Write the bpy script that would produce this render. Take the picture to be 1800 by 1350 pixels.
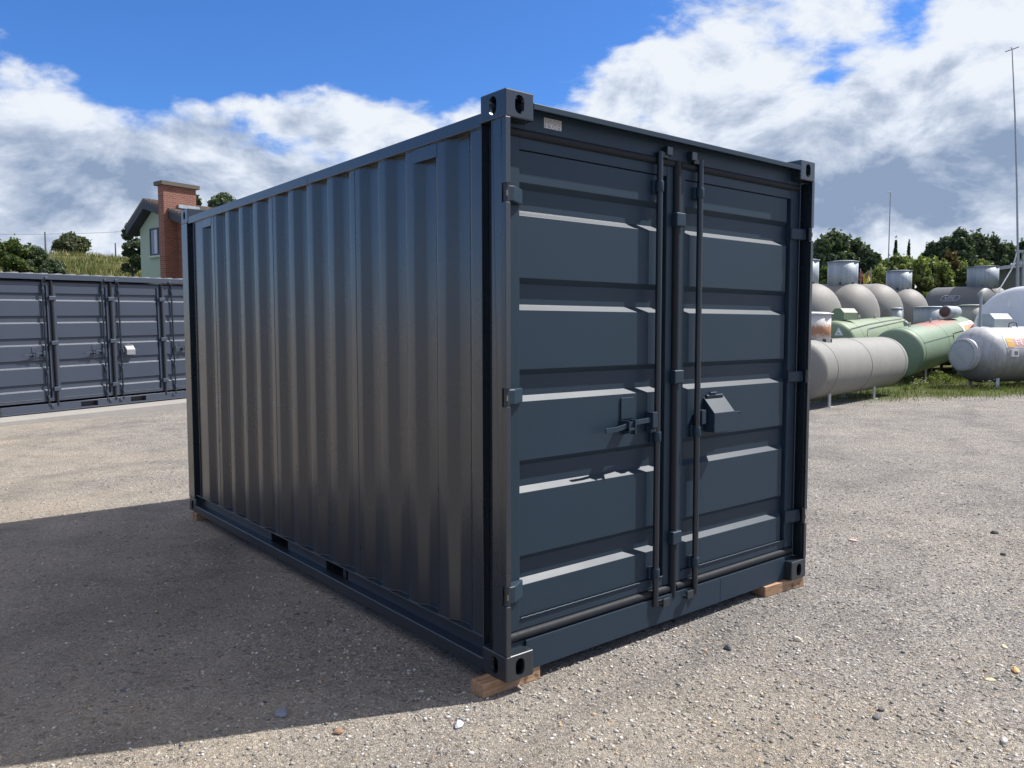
import bpy, bmesh, math, random
import numpy as np
from mathutils import Vector, Matrix
R_ = math.radians
rng = np.random.default_rng(7)
random.seed(7)
scene = bpy.context.scene
for o in list(bpy.data.objects): bpy.data.objects.remove(o)
COL = scene.collection

# ------------------------------------------------------------------ camera
CAM = np.array([-2.13893342, -2.67606298, 1.63507576])
FPX = 1395.80258
YAW, PITCH, ROLL = 0.681810954, -0.0683182911, -0.00157344922
cy, sy = math.cos(YAW), math.sin(YAW); cp, sp = math.cos(PITCH), math.sin(PITCH)
_f = np.array([sy*cp, cy*cp, sp]); _r = np.array([cy, -sy, 0.0]); _u = np.cross(_r, _f)
cr, sr = math.cos(ROLL), math.sin(ROLL)
RX, UX, FX = _r*cr+_u*sr, -_r*sr+_u*cr, _f
cam = bpy.data.cameras.new('camera'); camo = bpy.data.objects.new('camera', cam); COL.objects.link(camo)
cam.sensor_width = 36; cam.lens = 36*FPX/1800; cam.clip_start = .05; cam.clip_end = 3000
m = Matrix.Identity(4)
for i in range(3):
    m[i][0], m[i][1], m[i][2], m[i][3] = RX[i], UX[i], -FX[i], CAM[i]
camo.matrix_world = m
scene.camera = camo

def ray(u, v):
    return (u-900)/FPX*RX + (675-v)/FPX*UX + FX
def at(u, v, D):
    """world point seen in direction (u,v) of the survey picture at forward distance D"""
    return CAM + D*ray(u, v)
def azel(u, v):
    d = ray(u, v)
    return math.degrees(math.atan2(d[0], d[1])), math.degrees(math.asin(d[2]/np.linalg.norm(d)))

# ------------------------------------------------------------------ node helpers
def nn(nt, t, **kw):
    n = nt.nodes.new(t)
    for k, v in kw.items():
        if k == 'inp':
            for kk, vv in v.items():
                n.inputs[kk].default_value = vv
        else: setattr(n, k, v)
    return n
class NT:
    def __init__(s, nt): s.nt = nt
    def n(s, t, **kw): return nn(s.nt, t, **kw)
    def put(s, sock, v):
        if isinstance(v, bpy.types.NodeSocket): s.nt.links.new(v, sock)
        elif v is not None:
            if sock.type == 'VECTOR' and isinstance(v, (int, float)): v = (v, v, v)
            sock.default_value = v
    def math(s, op, a, b=None, c=None, clamp=False):
        n = s.nt.nodes.new('ShaderNodeMath'); n.operation = op; n.use_clamp = clamp
        s.put(n.inputs[0], a)
        if b is not None: s.put(n.inputs[1], b)
        if c is not None: s.put(n.inputs[2], c)
        return n.outputs[0]
    def vmath(s, op, a, b=None, out=0):
        n = s.nt.nodes.new('ShaderNodeVectorMath'); n.operation = op
        s.put(n.inputs[0], a)
        if b is not None:
            s.put(n.inputs['Scale'] if op == 'SCALE' else n.inputs[1], b)
        return n.outputs[out]
    def noise(s, vec, scale, detail=3, rough=.5, dist=0.0, out='Fac'):
        n = s.n('ShaderNodeTexNoise'); s.put(n.inputs['Vector'], vec)
        n.inputs['Scale'].default_value = scale; n.inputs['Detail'].default_value = detail
        n.inputs['Roughness'].default_value = rough; n.inputs['Distortion'].default_value = dist
        return n.outputs[out]
    def vor(s, vec, scale, feature='F1', rand=1.0, out='Distance'):
        n = s.n('ShaderNodeTexVoronoi'); n.feature = feature; s.put(n.inputs['Vector'], vec)
        n.inputs['Scale'].default_value = scale; n.inputs['Randomness'].default_value = rand
        return n.outputs[out]
    def mix(s, fac, a, b, mode='MIX', clamp=True):
        n = s.n('ShaderNodeMix'); n.data_type = 'RGBA'; n.blend_type = mode; n.clamp_factor = clamp
        s.put(n.inputs[0], fac); s.put(n.inputs[6], a); s.put(n.inputs[7], b)
        return n.outputs[2]
    def ramp(s, fac, stops, interp='LINEAR'):
        n = s.n('ShaderNodeValToRGB'); s.put(n.inputs[0], fac); cr_ = n.color_ramp; cr_.interpolation = interp
        while len(cr_.elements) < len(stops): cr_.elements.new(.5)
        for e, (p, c) in zip(cr_.elements, stops):
            e.position = p; e.color = (*c, 1) if len(c) == 3 else c
        return n.outputs[0]
    def step(s, v, a, b):
        n = s.n('ShaderNodeMapRange'); n.interpolation_type = 'SMOOTHSTEP'; s.put(n.inputs[0], v)
        n.inputs[1].default_value = a; n.inputs[2].default_value = b
        return n.outputs[0]
    def bump(s, h, strength, dist, normal=None):
        n = s.n('ShaderNodeBump'); s.put(n.inputs['Height'], h)
        n.inputs['Strength'].default_value = strength; n.inputs['Distance'].default_value = dist
        if normal is not None: s.nt.links.new(normal, n.inputs['Normal'])
        return n.outputs[0]

# ------------------------------------------------------------------ sky, sun, exposure
SUN = Vector((.71, -.297, 1.0)).normalized()      # towards the sun
SUN_EL = math.asin(SUN.z); SUN_AZ = math.atan2(SUN.x, SUN.y)
w = bpy.data.worlds.new("World"); scene.world = w; w.use_nodes = True
W = NT(w.node_tree); w.node_tree.nodes.clear()
out = W.n('ShaderNodeOutputWorld'); bg = W.n('ShaderNodeBackground'); bg.inputs['Strength'].default_value = 0.10
w.node_tree.links.new(bg.outputs[0], out.inputs[0])
sky = W.n('ShaderNodeTexSky'); sky.sky_type = 'NISHITA'; sky.sun_disc = False
sky.sun_elevation = SUN_EL; sky.sun_rotation = SUN_AZ; sky.altitude = 450
sky.air_density = 1.0; sky.dust_density = .25; sky.ozone_density = 2.6
tc = W.n('ShaderNodeTexCoord'); dvec = tc.outputs['Generated']
sep = W.n('ShaderNodeSeparateXYZ'); W.put(sep.inputs[0], dvec)
dx, dy, dz = sep.outputs
AZ = W.math('MULTIPLY', W.math('ARCTAN2', dx, dy), 57.29578)
EL = W.math('MULTIPLY', W.math('ARCSINE', dz), 57.29578)
# large-scale wind-torn distortion of the cloud field
wv = W.vmath('MULTIPLY', dvec, (1, 1, 1.7))
wn = W.noise(wv, 5.5, 4, .55, 0, 'Color')
wn = W.vmath('SUBTRACT', wn, (.5, .5, .5))
seps = W.n('ShaderNodeSeparateXYZ'); W.put(seps.inputs[0], wn)
AZd = W.math('ADD', AZ, W.math('MULTIPLY', seps.outputs[0], 16.0))
ELd = W.math('ADD', EL, W.math('MULTIPLY', seps.outputs[1], 8.0))
def blob(u, v, ru, rv, amp, ang=0.0):
    """soft patch of sky centred on a bearing/elevation, radii in degrees"""
    a0, e0 = azel(u, v); c, s_ = math.cos(R_(ang)), math.sin(R_(ang))
    da = W.math('SUBTRACT', AZd, a0); de = W.math('SUBTRACT', ELd, e0)
    p = W.math('MULTIPLY_ADD', da, c/ru, W.math('MULTIPLY', de, s_/ru))
    q = W.math('MULTIPLY_ADD', da, -s_/rv, W.math('MULTIPLY', de, c/rv))
    r2 = W.math('MULTIPLY_ADD', p, p, W.math('MULTIPLY', q, q))
    return W.math('MULTIPLY', W.math('EXPONENT', W.math('MULTIPLY', r2, -1.0)), amp)
def total(lst):
    t = lst[0]
    for x in lst[1:]: t = W.math('ADD', t, x)
    return t
cover = total([
    W.math('MULTIPLY_ADD', W.step(EL, 24, 4), .50, .30), W.math('MULTIPLY', W.step(dx, -.05, -.45), -.48),
    blob(520, 20, 13, 5.0, -.85, -4), blob(900, 40, 9, 5, -.75, -8), blob(340, 165, 6.5, 3.0, -.58, 10), blob(780, 110, 6.5, 2.6, -.50, 8), blob(800, 215, 5.5, 2.2, .42, 8), blob(500, 210, 4.5, 1.8, .22),
    blob(40, 150, 5, 4, .62), blob(290, 110, 7, 3.6, -.50, 6), blob(470, 195, 2.0, 1.5, .50), blob(610, 190, 3.0, 1.6, .35), blob(40, 30, 6, 3.5, -.75), blob(200, 60, 5, 2.5, -.5), blob(520, 262, 3, 1.2, -.45),
    blob(250, 55, .8, 6.5, .80, 42), blob(375, 85, 1.0, 2.4, .62, 32), blob(560, 170, 5, 2.4, .30), blob(690, 210, 4, 2, .2),
    blob(1150, 150, 9, 5, .55, 18), blob(1500, 200, 14, 6, .45, 10), blob(1700, 90, 6, 4, .4, 30), blob(1300, 12, 5, 1.0, -.25, 6), blob(1250, 60, 6, 2.6, .25, 10),
    blob(1480, 118, 3, 1.2, -.45, 12), blob(1600, 22, 5, 1.3, -.50, 14), blob(1160, 218, 2.6, .8, -.55), blob(1010, 100, 4.5, 2.6, -.40, 20),
    blob(250, 300, 16, 4, .45), blob(1400, 330, 18, 5, .5)])
shade = total([
    blob(130, 290, 6, 2.6, .60), blob(330, 290, 3.5, 2.2, .45), blob(30, 300, 5, 2.6, .4), blob(450, 300, 3.2, 1.6, .35), blob(60, 390, 12, 1.8, .15),
    blob(1570, 320, 9, 2.2, .90, 4), blob(1700, 370, 8, 1.6, .5), blob(1420, 240, 6, 1.6, .42, 8), blob(1600, 165, 5, 1.5, .45, 10),
    blob(1250, 190, 6, 2, .25), blob(1500, 290, 6, 1.3, .4), blob(1760, 250, 3, 2, .3), blob(1450, 385, 5, 1.1, .35), blob(60, 150, 4, 3, -.4), blob(1700, 90, 4, 3, -.5)])
n1 = W.noise(wv, 7.0, 10, .60, .35)
n2 = W.noise(W.vmath('MULTIPLY', dvec, (1, 1, 2.4)), 19.0, 8, .62, .3)
nz = W.math('MULTIPLY_ADD', W.math('SUBTRACT', n2, .5), .60, W.math('SUBTRACT', n1, .5))
# same noise, sampled a little towards the sun, lights the billows on their sunward side
wv2 = W.vmath('ADD', wv, (.020, -.006, .050))
n1b = W.noise(wv2, 7.0, 10, .60, .35)
lit = W.math('SUBTRACT', n1, n1b)
dens = W.math('MULTIPLY_ADD', nz, 1.9, cover)
alpha = W.step(dens, .14, .82)
# broken bright cloud, added over the unseen sky to warm the fill light
fwd = W.vmath('DOT_PRODUCT', dvec, tuple(map(float, FX)), out='Value')
rest = W.math('MULTIPLY', W.math('MAXIMUM', W.step(fwd, .30, .0), W.step(dz, .50, .66)), W.step(dz, .30, .60))
alpha = W.math('MAXIMUM', alpha, W.math('MULTIPLY', rest, W.step(n1, .38, .56)))
thick = W.step(dens, .45, 1.25)
sh = W.math('ADD', W.math('MULTIPLY', shade, .85), W.math('MULTIPLY_ADD', W.math('SUBTRACT', n2, .5), .5, W.math('MULTIPLY', lit, -3.0)))
sh = W.math('ADD', sh, W.math('MULTIPLY_ADD', thick, .22, .02))
ccol0 = W.ramp(sh, [(0.0, (5.7, 6.0, 6.4)), (.22, (5.0, 5.45, 6.2)), (.5, (3.7, 4.2, 5.1)), (1.0, (1.8, 2.4, 3.5))])
ccol = W.mix(rest, ccol0, (6.2, 5.75, 5.2, 1))
skyc = W.mix(1.0, sky.outputs[0], (.38, .67, 1.08, 1), 'MULTIPLY')
final = W.mix(alpha, skyc, ccol)
w.node_tree.links.new(final, bg.inputs['Color'])
w.cycles.sampling_method = 'MANUAL'; w.cycles.sample_map_resolution = 1024

sl = bpy.data.lights.new('sun', 'SUN'); so = bpy.data.objects.new('sun', sl); COL.objects.link(so)
sl.energy = 4.9; sl.angle = R_(.53); sl.color = (1.0, .955, .90)
so.rotation_euler = SUN.to_track_quat('Z', 'Y').to_euler(); so.location = (8, -4, 12)
scene.view_settings.view_transform = 'Standard'; scene.view_settings.look = 'None'
scene.view_settings.exposure = 0.60; scene.view_settings.gamma = 1.0
scene.render.engine = 'CYCLES'
scene.render.resolution_x = 1024; scene.render.resolution_y = 768
scene.cycles.max_bounces = 6; scene.cycles.diffuse_bounces = 3; scene.cycles.glossy_bounces = 3

# ------------------------------------------------------------------ mesh helpers
class MB:
    def __init__(s): s.v = []; s.f = []; s.mi = []; s.sm = []
    def add(s, vs, fs, mi=0, smooth=False):
        b = len(s.v); s.v += [tuple(map(float, p)) for p in vs]
        for f in fs: s.f.append(tuple(b+i for i in f)); s.mi.append(mi); s.sm.append(smooth)
        return s
    def box(s, x0, x1, y0, y1, z0, z1, mi=0):
        return s.add([(x0,y0,z0),(x1,y0,z0),(x1,y1,z0),(x0,y1,z0),(x0,y0,z1),(x1,y0,z1),(x1,y1,z1),(x0,y1,z1)],
              [(0,3,2,1),(4,5,6,7),(0,1,5,4),(1,2,6,5),(2,3,7,6),(3,0,4,7)], mi)
    def obox(s, c, ax, ay, az, hx, hy, hz, mi=0):
        c, ax, ay, az = map(np.array, (c, ax, ay, az)); vs = []
        for k in (-1, 1):
            for (i, j) in ((-1,-1),(1,-1),(1,1),(-1,1)): vs.append(c+ax*hx*i+ay*hy*j+az*hz*k)
        return s.add(vs, [(0,3,2,1),(4,5,6,7),(0,1,5,4),(1,2,6,5),(2,3,7,6),(3,0,4,7)], mi)
    def prism(s, pts, axis, a, b, mi=0):
        """polygon pts (2-D, in the two other axes in xyz order) extruded along axis from a to b"""
        n = len(pts); vs = []
        for t in (a, b):
            for p in pts:
                q = list(p); q.insert(axis, t); vs.append(q)
        fs = [tuple(range(n))[::-1], tuple(range(n, 2*n))]+[(i, (i+1) % n, n+(i+1) % n, n+i) for i in range(n)]
        return s.add(vs, fs, mi)
    def tube(s, pts, r, seg=10, mi=0, caps=True, smooth=True):
        pts = [np.array(p, float) for p in pts]; rs = r if hasattr(r, '__len__') else [r]*len(pts)
        vs = []; fs = []; prev = None
        for i, p in enumerate(pts):
            t = pts[min(i+1, len(pts)-1)]-pts[max(i-1, 0)]; t = t/np.linalg.norm(t)
            if prev is None:
                a = np.array([0, 0, 1.]) if abs(t[2]) < .9 else np.array([1., 0, 0])
            else: a = prev
            b = np.cross(t, a); b /= np.linalg.norm(b); a = np.cross(b, t); prev = a
            for k in range(seg):
                an = 2*math.pi*k/seg; vs.append(p+rs[i]*(math.cos(an)*a+math.sin(an)*b))
        for i in range(len(pts)-1):
            for k in range(seg):
                fs.append((i*seg+k, i*seg+(k+1) % seg, (i+1)*seg+(k+1) % seg, (i+1)*seg+k))
        s.add(vs, fs, mi, smooth)
        if caps:
            n = len(pts)
            s.add(vs[:seg], [tuple(range(seg))[::-1]], mi); s.add(vs[(n-1)*seg:], [tuple(range(seg))], mi)
        return s
    def lathe(s, P, A, prof, seg=48, mi=0, smooth=True, closed=False):
        """prof = [(distance along axis, radius)] around axis A from point P"""
        P = np.array(P, float); A = np.array(A, float); A /= np.linalg.norm(A)
        a = np.array([0, 0, 1.]) if abs(A[2]) < .9 else np.array([1., 0, 0])
        b = np.cross(A, a); b /= np.linalg.norm(b); a = np.cross(b, A)
        vs = []; fs = []; n = len(prof)
        for (t, r) in prof:
            for k in range(seg):
                an = 2*math.pi*k/seg; vs.append(P+A*t+max(r, 1e-4)*(math.cos(an)*a+math.sin(an)*b))
        for i in range(n-1 + (1 if closed else 0)):
            j = (i+1) % n
            for k in range(seg): fs.append((i*seg+k, j*seg+k, j*seg+(k+1) % seg, i*seg+(k+1) % seg))
        return s.add(vs, fs, mi, smooth)

BASE = {}
def mesh_of(name, mb, mats, off=None):
    me = bpy.data.meshes.new(name)
    v = np.array(mb.v, float)
    if off is not None: v = v-np.array(off)
    me.from_pydata([tuple(p) for p in v], [], mb.f)
    for mt in (mats if isinstance(mats, (list, tuple)) else [mats]): me.materials.append(mt)
    me.polygons.foreach_set('material_index', mb.mi); me.polygons.foreach_set('use_smooth', mb.sm)
    me.validate(); me.update()
    return me
def root_of(o):
    while o.parent: o = o.parent
    return o
def part(name, mb, mats, parent=None, bevel=0, seg=2, label=None, world=False):
    off = None
    if parent is not None and world: off = np.array(root_of(parent).location)
    me = mesh_of(name, mb, mats, off) if isinstance(mb, MB) else mb
    o = bpy.data.objects.new(name, me); COL.objects.link(o)
    if parent is not None: o.parent = parent
    if bevel:
        bm = bmesh.new(); bm.from_mesh(me); bmesh.ops.remove_doubles(bm, verts=bm.verts, dist=1e-5)
        bmesh.ops.recalc_face_normals(bm, faces=bm.faces); bm.to_mesh(me); bm.free()
        md = o.modifiers.new('bevel', 'BEVEL'); md.width = bevel; md.segments = seg; md.limit_method = 'ANGLE'; md.angle_limit = R_(25)
        md.use_clamp_overlap = True
    if label: o['label'] = label
    return o
def thing(name, label, cat, loc=(0, 0, 0), rot=(0, 0, 0), group=None):
    o = bpy.data.objects.new(name, None); COL.objects.link(o)
    o.location = tuple(map(float, loc)); o.rotation_euler = rot; o.empty_display_size = .3
    o['label'] = label; o['category'] = cat
    if group: o['group'] = group
    return o
def tag(o, label, cat, group=None, kind=None):
    if label: o['label'] = label
    if cat: o['category'] = cat
    if group: o['group'] = group
    if kind: o['kind'] = kind
    return o
def npmesh(name, V, F, mat, smooth=False):
    """fast mesh from arrays; F has one face size"""
    me = bpy.data.meshes.new(name); k = F.shape[1]
    me.vertices.add(len(V)); me.vertices.foreach_set('co', np.ascontiguousarray(V, dtype=np.float32).ravel())
    me.loops.add(F.size); me.loops.foreach_set('vertex_index', np.ascontiguousarray(F, dtype=np.int32).ravel())
    me.polygons.add(len(F)); me.polygons.foreach_set('loop_start', np.arange(0, F.size, k, dtype=np.int32))
    me.polygons.foreach_set('loop_total', np.full(len(F), k, dtype=np.int32))
    me.update(calc_edges=True)
    for mt in (mat if isinstance(mat, (list, tuple)) else [mat]): me.materials.append(mt)
    if smooth: me.polygons.foreach_set('use_smooth', np.ones(len(F), dtype=bool))
    return me

# ------------------------------------------------------------------ materials
def newmat(name):
    mt = bpy.data.materials.new(name); mt.use_nodes = True; N = NT(mt.node_tree)
    b = mt.node_tree.nodes['Principled BSDF']; return mt, N, b
def L(mt, a, b): mt.node_tree.links.new(a, b)
def simple(name, col, rough=.5, metal=0.0, nscale=6, namt=.15, bumpd=0.0, bscale=40, spec=.5, rvar=.1):
    mt, N, b = newmat(name); t = N.n('ShaderNodeTexCoord').outputs['Object']
    f = N.noise(t, nscale, 5, .6)
    c = N.mix(f, tuple(x*(1-namt) for x in col)+(1,), tuple(min(1, x*(1+namt)) for x in col)+(1,))
    L(mt, c, b.inputs['Base Color'])
    L(mt, N.math('MULTIPLY_ADD', N.noise(t, nscale*2.3, 4), rvar*2, rough-rvar), b.inputs['Roughness'])
    b.inputs['Metallic'].default_value = metal; b.inputs['Specular IOR Level'].default_value = spec
    if bumpd: L(mt, N.bump(N.noise(t, bscale, 3), 1.0, bumpd), b.inputs['Normal'])
    return mt

def paint_mat(name, col, rough, dust=.10, wave=.0012, spec=.60):
    mt, N, b = newmat(name); t = N.n('ShaderNodeTexCoord').outputs['Object']
    g = N.n('ShaderNodeNewGeometry')
    f = N.noise(t, 1.3, 4, .6); streak = N.noise(N.vmath('MULTIPLY', t, (14, 14, .8)), 1.0, 5, .65)
    c = N.mix(f, tuple(x*.92 for x in col)+(1,), tuple(x*1.08 for x in col)+(1,))
    # dust: thin light film low down and on upward faces, with runs
    sz = N.n('ShaderNodeSeparateXYZ'); N.put(sz.inputs[0], g.outputs['Position'])
    low = N.step(sz.outputs[2], .75, .0)
    sn = N.n('ShaderNodeSeparateXYZ'); N.put(sn.inputs[0], g.outputs['Normal'])
    up = N.step(sn.outputs[2], .5, 1.0)
    am = N.math('MULTIPLY_ADD', low, dust*.5, N.math('MULTIPLY', up, dust*.5))
    am = N.math('ADD', am, N.math('MULTIPLY', N.step(streak, .60, .85), dust*.25))
    fine = N.noise(t, 55, 4, .7)
    am = N.math('MULTIPLY', am, N.math('MULTIPLY_ADD', fine, 1.4, .2))
    c = N.mix(am, c, (.14, .13, .115, 1))
    L(mt, c, b.inputs['Base Color'])
    ro = N.math('MULTIPLY_ADD', N.noise(t, 3.1, 5, .6), .10, rough-.05)
    ro = N.math('MULTIPLY_ADD', am, .8, ro)
    L(mt, ro, b.inputs['Roughness']); b.inputs['Specular IOR Level'].default_value = spec
    h = N.math('MULTIPLY_ADD', N.noise(t, 2.6, 2, .5), 1.0, N.math('MULTIPLY', N.noise(t, 260, 2), .02))
    L(mt, N.bump(h, 1.0, wave), b.inputs['Normal'])
    return mt
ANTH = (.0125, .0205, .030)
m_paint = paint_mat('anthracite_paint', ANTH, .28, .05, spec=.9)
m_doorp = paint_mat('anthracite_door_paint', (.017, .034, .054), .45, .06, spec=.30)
m_paint2 = paint_mat('anthracite_paint_matt', (.040, .053, .080), .38, .10)
m_rod = paint_mat('rod_paint', (.012, .018, .026), .36, .04)
m_rubber = simple('rubber_gasket', (.018, .021, .026), .6, 0, 30, .3, .0006, 90, spec=.2)
m_dark = simple('dark_steel', (.018, .02, .024), .5)
m_zinc = simple('worn_pin_steel', (.30, .24, .17), .45, .7, 40, .5)
m_label = None

def wood_mat(name, c1, c2):
    mt, N, b = newmat(name); t = N.n('ShaderNodeTexCoord').outputs['Object']
    d = N.noise(N.vmath('MULTIPLY', t, (5, 60, 60)), 1, 5, .6, .6)
    e = N.noise(N.vmath('MULTIPLY', t, (14, 240, 240)), 1, 3, .6)
    c = N.mix(N.step(N.math('MULTIPLY_ADD', e, .35, N.math('MULTIPLY', d, .75)), .35, .75), c1+(1,), c2+(1,))
    c = N.mix(N.step(N.noise(t, 18, 4), .56, .7), c, (c1[0]*.6, c1[1]*.6, c1[2]*.6, 1))
    L(mt, c, b.inputs['Base Color']); b.inputs['Roughness'].default_value = .75
    L(mt, N.bump(e, .6, .002), b.inputs['Normal']); return mt
m_wood = wood_mat('squared_timber', (.23, .125, .065), (.45, .29, .175))

# ---- ground
def ground_mat():
    mt, N, b = newmat('gravel_yard'); t = N.n('ShaderNodeTexCoord').outputs['Object']
    wob = N.vmath('SCALE', N.vmath('SUBTRACT', N.noise(t, 30, 2, .5, 0, 'Color'), (.5, .5, .5)), .02)
    p = N.vmath('ADD', t, wob); p = N.vmath('MULTIPLY', p, (1, 1, .3))
    def stones(scale):
        n = N.n('ShaderNodeTexVoronoi'); N.put(n.inputs['Vector'], p); n.inputs['Scale'].default_value = scale
        e = N.vor(p, scale, 'DISTANCE_TO_EDGE')
        return n.outputs['Distance'], n.outputs['Color'], e
    d1, c1, e1 = stones(42); d2, c2, e2 = stones(95); d3, c3, e3 = stones(200)
    def scol(c):
        s = N.n('ShaderNodeSeparateColor'); N.put(s.inputs[0], c)
        tone = N.ramp(s.outputs[0], [(0, (.07, .07, .072)), (.18, (.20, .195, .19)), (.45, (.38, .355, .325)), (.62, (.46, .41, .345)), (.78, (.56, .535, .49)), (.92, (.74, .71, .66)), (1, (.50, .36, .23))])
        return tone
    s1 = N.n('ShaderNodeSeparateColor'); N.put(s1.inputs[0], c1)
    s2 = N.n('ShaderNodeSeparateColor'); N.put(s2.inputs[0], c2)
    pick1 = N.math('GREATER_THAN', s1.outputs[1], .80); pick2 = N.math('GREATER_THAN', s2.outputs[1], .45)
    in1 = N.math('MULTIPLY', pick1, N.step(e1, .03, .10)); in2 = N.math('MULTIPLY', pick2, N.step(e2, .02, .10))
    col = scol(c3); col = N.mix(in2, col, scol(c2)); col = N.mix(in1, col, scol(c1))
    # fines between the stones
    fines = N.noise(t, 420, 3, .7)
    gap = N.math('MULTIPLY', N.step(e3, .16, .0), N.math('SUBTRACT', 1.0, N.math('MAXIMUM', in1, in2)))
    col = N.mix(N.math('MULTIPLY', gap, .65), col, N.mix(fines, (.125, .12, .112, 1), (.29, .28, .265, 1)))
    # broad patches: paler fine-rolled area to the west, greyer loose gravel to the east, damp marks
    sx = N.n('ShaderNodeSeparateXYZ'); N.put(sx.inputs[0], t)
    big = N.noise(t, .35, 5, .62, .4); mid = N.noise(t, 1.7, 5, .62, .3)
    west = N.step(N.math('MULTIPLY_ADD', big, 3.0, N.math('MULTIPLY', sx.outputs[0], -.45)), .2, 2.4)
    col = N.mix(N.math('MULTIPLY', west, .50), col, N.mix(fines, (.34, .30, .245, 1), (.70, .63, .53, 1)))
    tone = N.ramp(big, [(.25, (.80, .80, .81)), (.5, (1.0, .99, .98)), (.75, (1.12, 1.08, 1.02))])
    col = N.mix(1, col, tone, 'MULTIPLY')
    tone2 = N.ramp(mid, [(.28, (.74, .74, .75)), (.5, (1, 1, 1)), (.72, (1.14, 1.13, 1.11))])
    col = N.mix(1, col, tone2, 'MULTIPLY')
    # rutted wheel tracks, slightly darker, running north-east
    tr = N.math('ADD', N.math('MULTIPLY', sx.outputs[0], .5), N.math('MULTIPLY', sx.outputs[1], -.86))
    tw = N.noise(N.vmath('MULTIPLY', t, (.25, .25, .25)), 1.0, 2)
    trk = N.math('ABSOLUTE', N.math('SINE', N.math('MULTIPLY_ADD', tw, 5.0, N.math('MULTIPLY', tr, .9))))
    col = N.mix(N.math('MULTIPLY', N.step(trk, .35, .0), .30), col, (.17, .165, .16, 1))
    # verge: grass and soil past the yard's eastern edge
    edge = N.math('ADD', N.math('MULTIPLY', sx.outputs[0], .39), N.math('MULTIPLY', sx.outputs[1], .92))
    ev = N.math('ADD', edge, N.math('MULTIPLY_ADD', N.noise(t, 1.1, 5, .65), 2.4, -1.2))
    east = N.math('MULTIPLY', N.step(ev, 11.5, 12.5), N.step(sx.outputs[0], 11.0, 12.6))
    soil = N.mix(N.noise(t, 7, 6, .7), (.055, .085, .025, 1), (.19, .20, .075, 1))
    col = N.mix(east, col, soil)
    col = N.mix(1, col, N.mix(west, (1.12, 1.13, 1.16, 1), (1.12, 1.10, 1.06, 1)), 'MULTIPLY')
    L(mt, col, b.inputs['Base Color']); b.inputs['Roughness'].default_value = .88; b.inputs['Specular IOR Level'].default_value = .25
    h = N.math('MULTIPLY', N.step(e3, .0, .3), .35)
    h = N.math('ADD', h, N.math('MULTIPLY', in2, .7)); h = N.math('ADD', h, N.math('MULTIPLY', N.math('MULTIPLY', pick1, N.step(e1, .0, .35)), 1.4))
    h = N.math('ADD', h, N.math('MULTIPLY', fines, .25))
    h = N.math('ADD', h, N.math('MULTIPLY', mid, 2.5))
    L(mt, N.bump(h, 1.0, .016), b.inputs['Normal'])
    return mt
m_ground = ground_mat()

def stone_mat():
    mt, N, b = newmat('loose_stones'); g = N.n('ShaderNodeNewGeometry')
    t = N.n('ShaderNodeTexCoord').outputs['Object']
    c = N.ramp(g.outputs['Random Per Island'], [(0, (.10, .105, .11)), (.12, (.20, .20, .20)), (.35, (.33, .32, .30)), (.55, (.40, .365, .32)), (.72, (.47, .46, .44)), (.86, (.60, .59, .57)), (.95, (.45, .32, .20)), (1, (.52, .46, .33))])
    c = N.mix(N.noise(t, 160, 3), N.mix(1, c, (.82, .82, .82, 1), 'MULTIPLY'), N.mix(1, c, (1.12, 1.12, 1.12, 1), 'MULTIPLY'))
    L(mt, c, b.inputs['Base Color']); b.inputs['Roughness'].default_value = .8; b.inputs['Specular IOR Level'].default_value = .3
    return mt
m_stone = stone_mat()

def leaf_mat(name, cols, trans=.25):
    mt, N, b = newmat(name); g = N.n('ShaderNodeNewGeometry')
    n = len(cols); c = N.ramp(g.outputs['Random Per Island'], [(i/(n-1), cc) for i, cc in enumerate(cols)])
    t = N.n('ShaderNodeTexCoord').outputs['Object']
    c = N.mix(N.noise(t, .9, 3), N.mix(1, c, (.75, .78, .75, 1), 'MULTIPLY'), N.mix(1, c, (1.25, 1.2, 1.15, 1), 'MULTIPLY'))
    L(mt, c, b.inputs['Base Color']); b.inputs['Roughness'].default_value = .6; b.inputs['Specular IOR Level'].default_value = .25
    tl = N.n('ShaderNodeBsdfTranslucent'); L(mt, N.mix(1, c, (1.0, 1.25, .5, 1), 'MULTIPLY'), tl.inputs[0])
    ms = N.n('ShaderNodeMixShader'); ms.inputs[0].default_value = trans
    L(mt, b.outputs[0], ms.inputs[1]); L(mt, tl.outputs[0], ms.inputs[2])
    L(mt, ms.outputs[0], mt.node_tree.nodes['Material Output'].inputs[0]); return mt
m_leaf_dark = leaf_mat('dark_leaves', [(.046, .070, .048), (.068, .098, .062), (.092, .122, .075), (.12, .145, .09)])  # lifted and greyed: the haze over distant trees is put into this colour
m_leaf_mid = leaf_mat('mid_leaves', [(.040, .070, .024), (.065, .105, .034), (.10, .14, .045), (.15, .165, .055)])
m_leaf_light = leaf_mat('light_leaves', [(.10, .14, .045), (.16, .21, .065), (.24, .27, .09), (.33, .32, .13)])
m_leaf_brown = leaf_mat('brown_leaves', [(.060, .040, .022), (.10, .060, .030), (.13, .085, .04), (.09, .09, .03)])
m_leaf_grey = leaf_mat('grey_green_leaves', [(.045, .060, .040), (.075, .095, .055), (.11, .125, .075), (.15, .15, .09)])
m_bark = simple('bark', (.09, .07, .05), .9, 0, 8, .4, .01, 20)
m_grass = leaf_mat('grass_blades', [(.05, .09, .02), (.09, .13, .03), (.15, .18, .05), (.24, .23, .09), (.30, .27, .13)])

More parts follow.
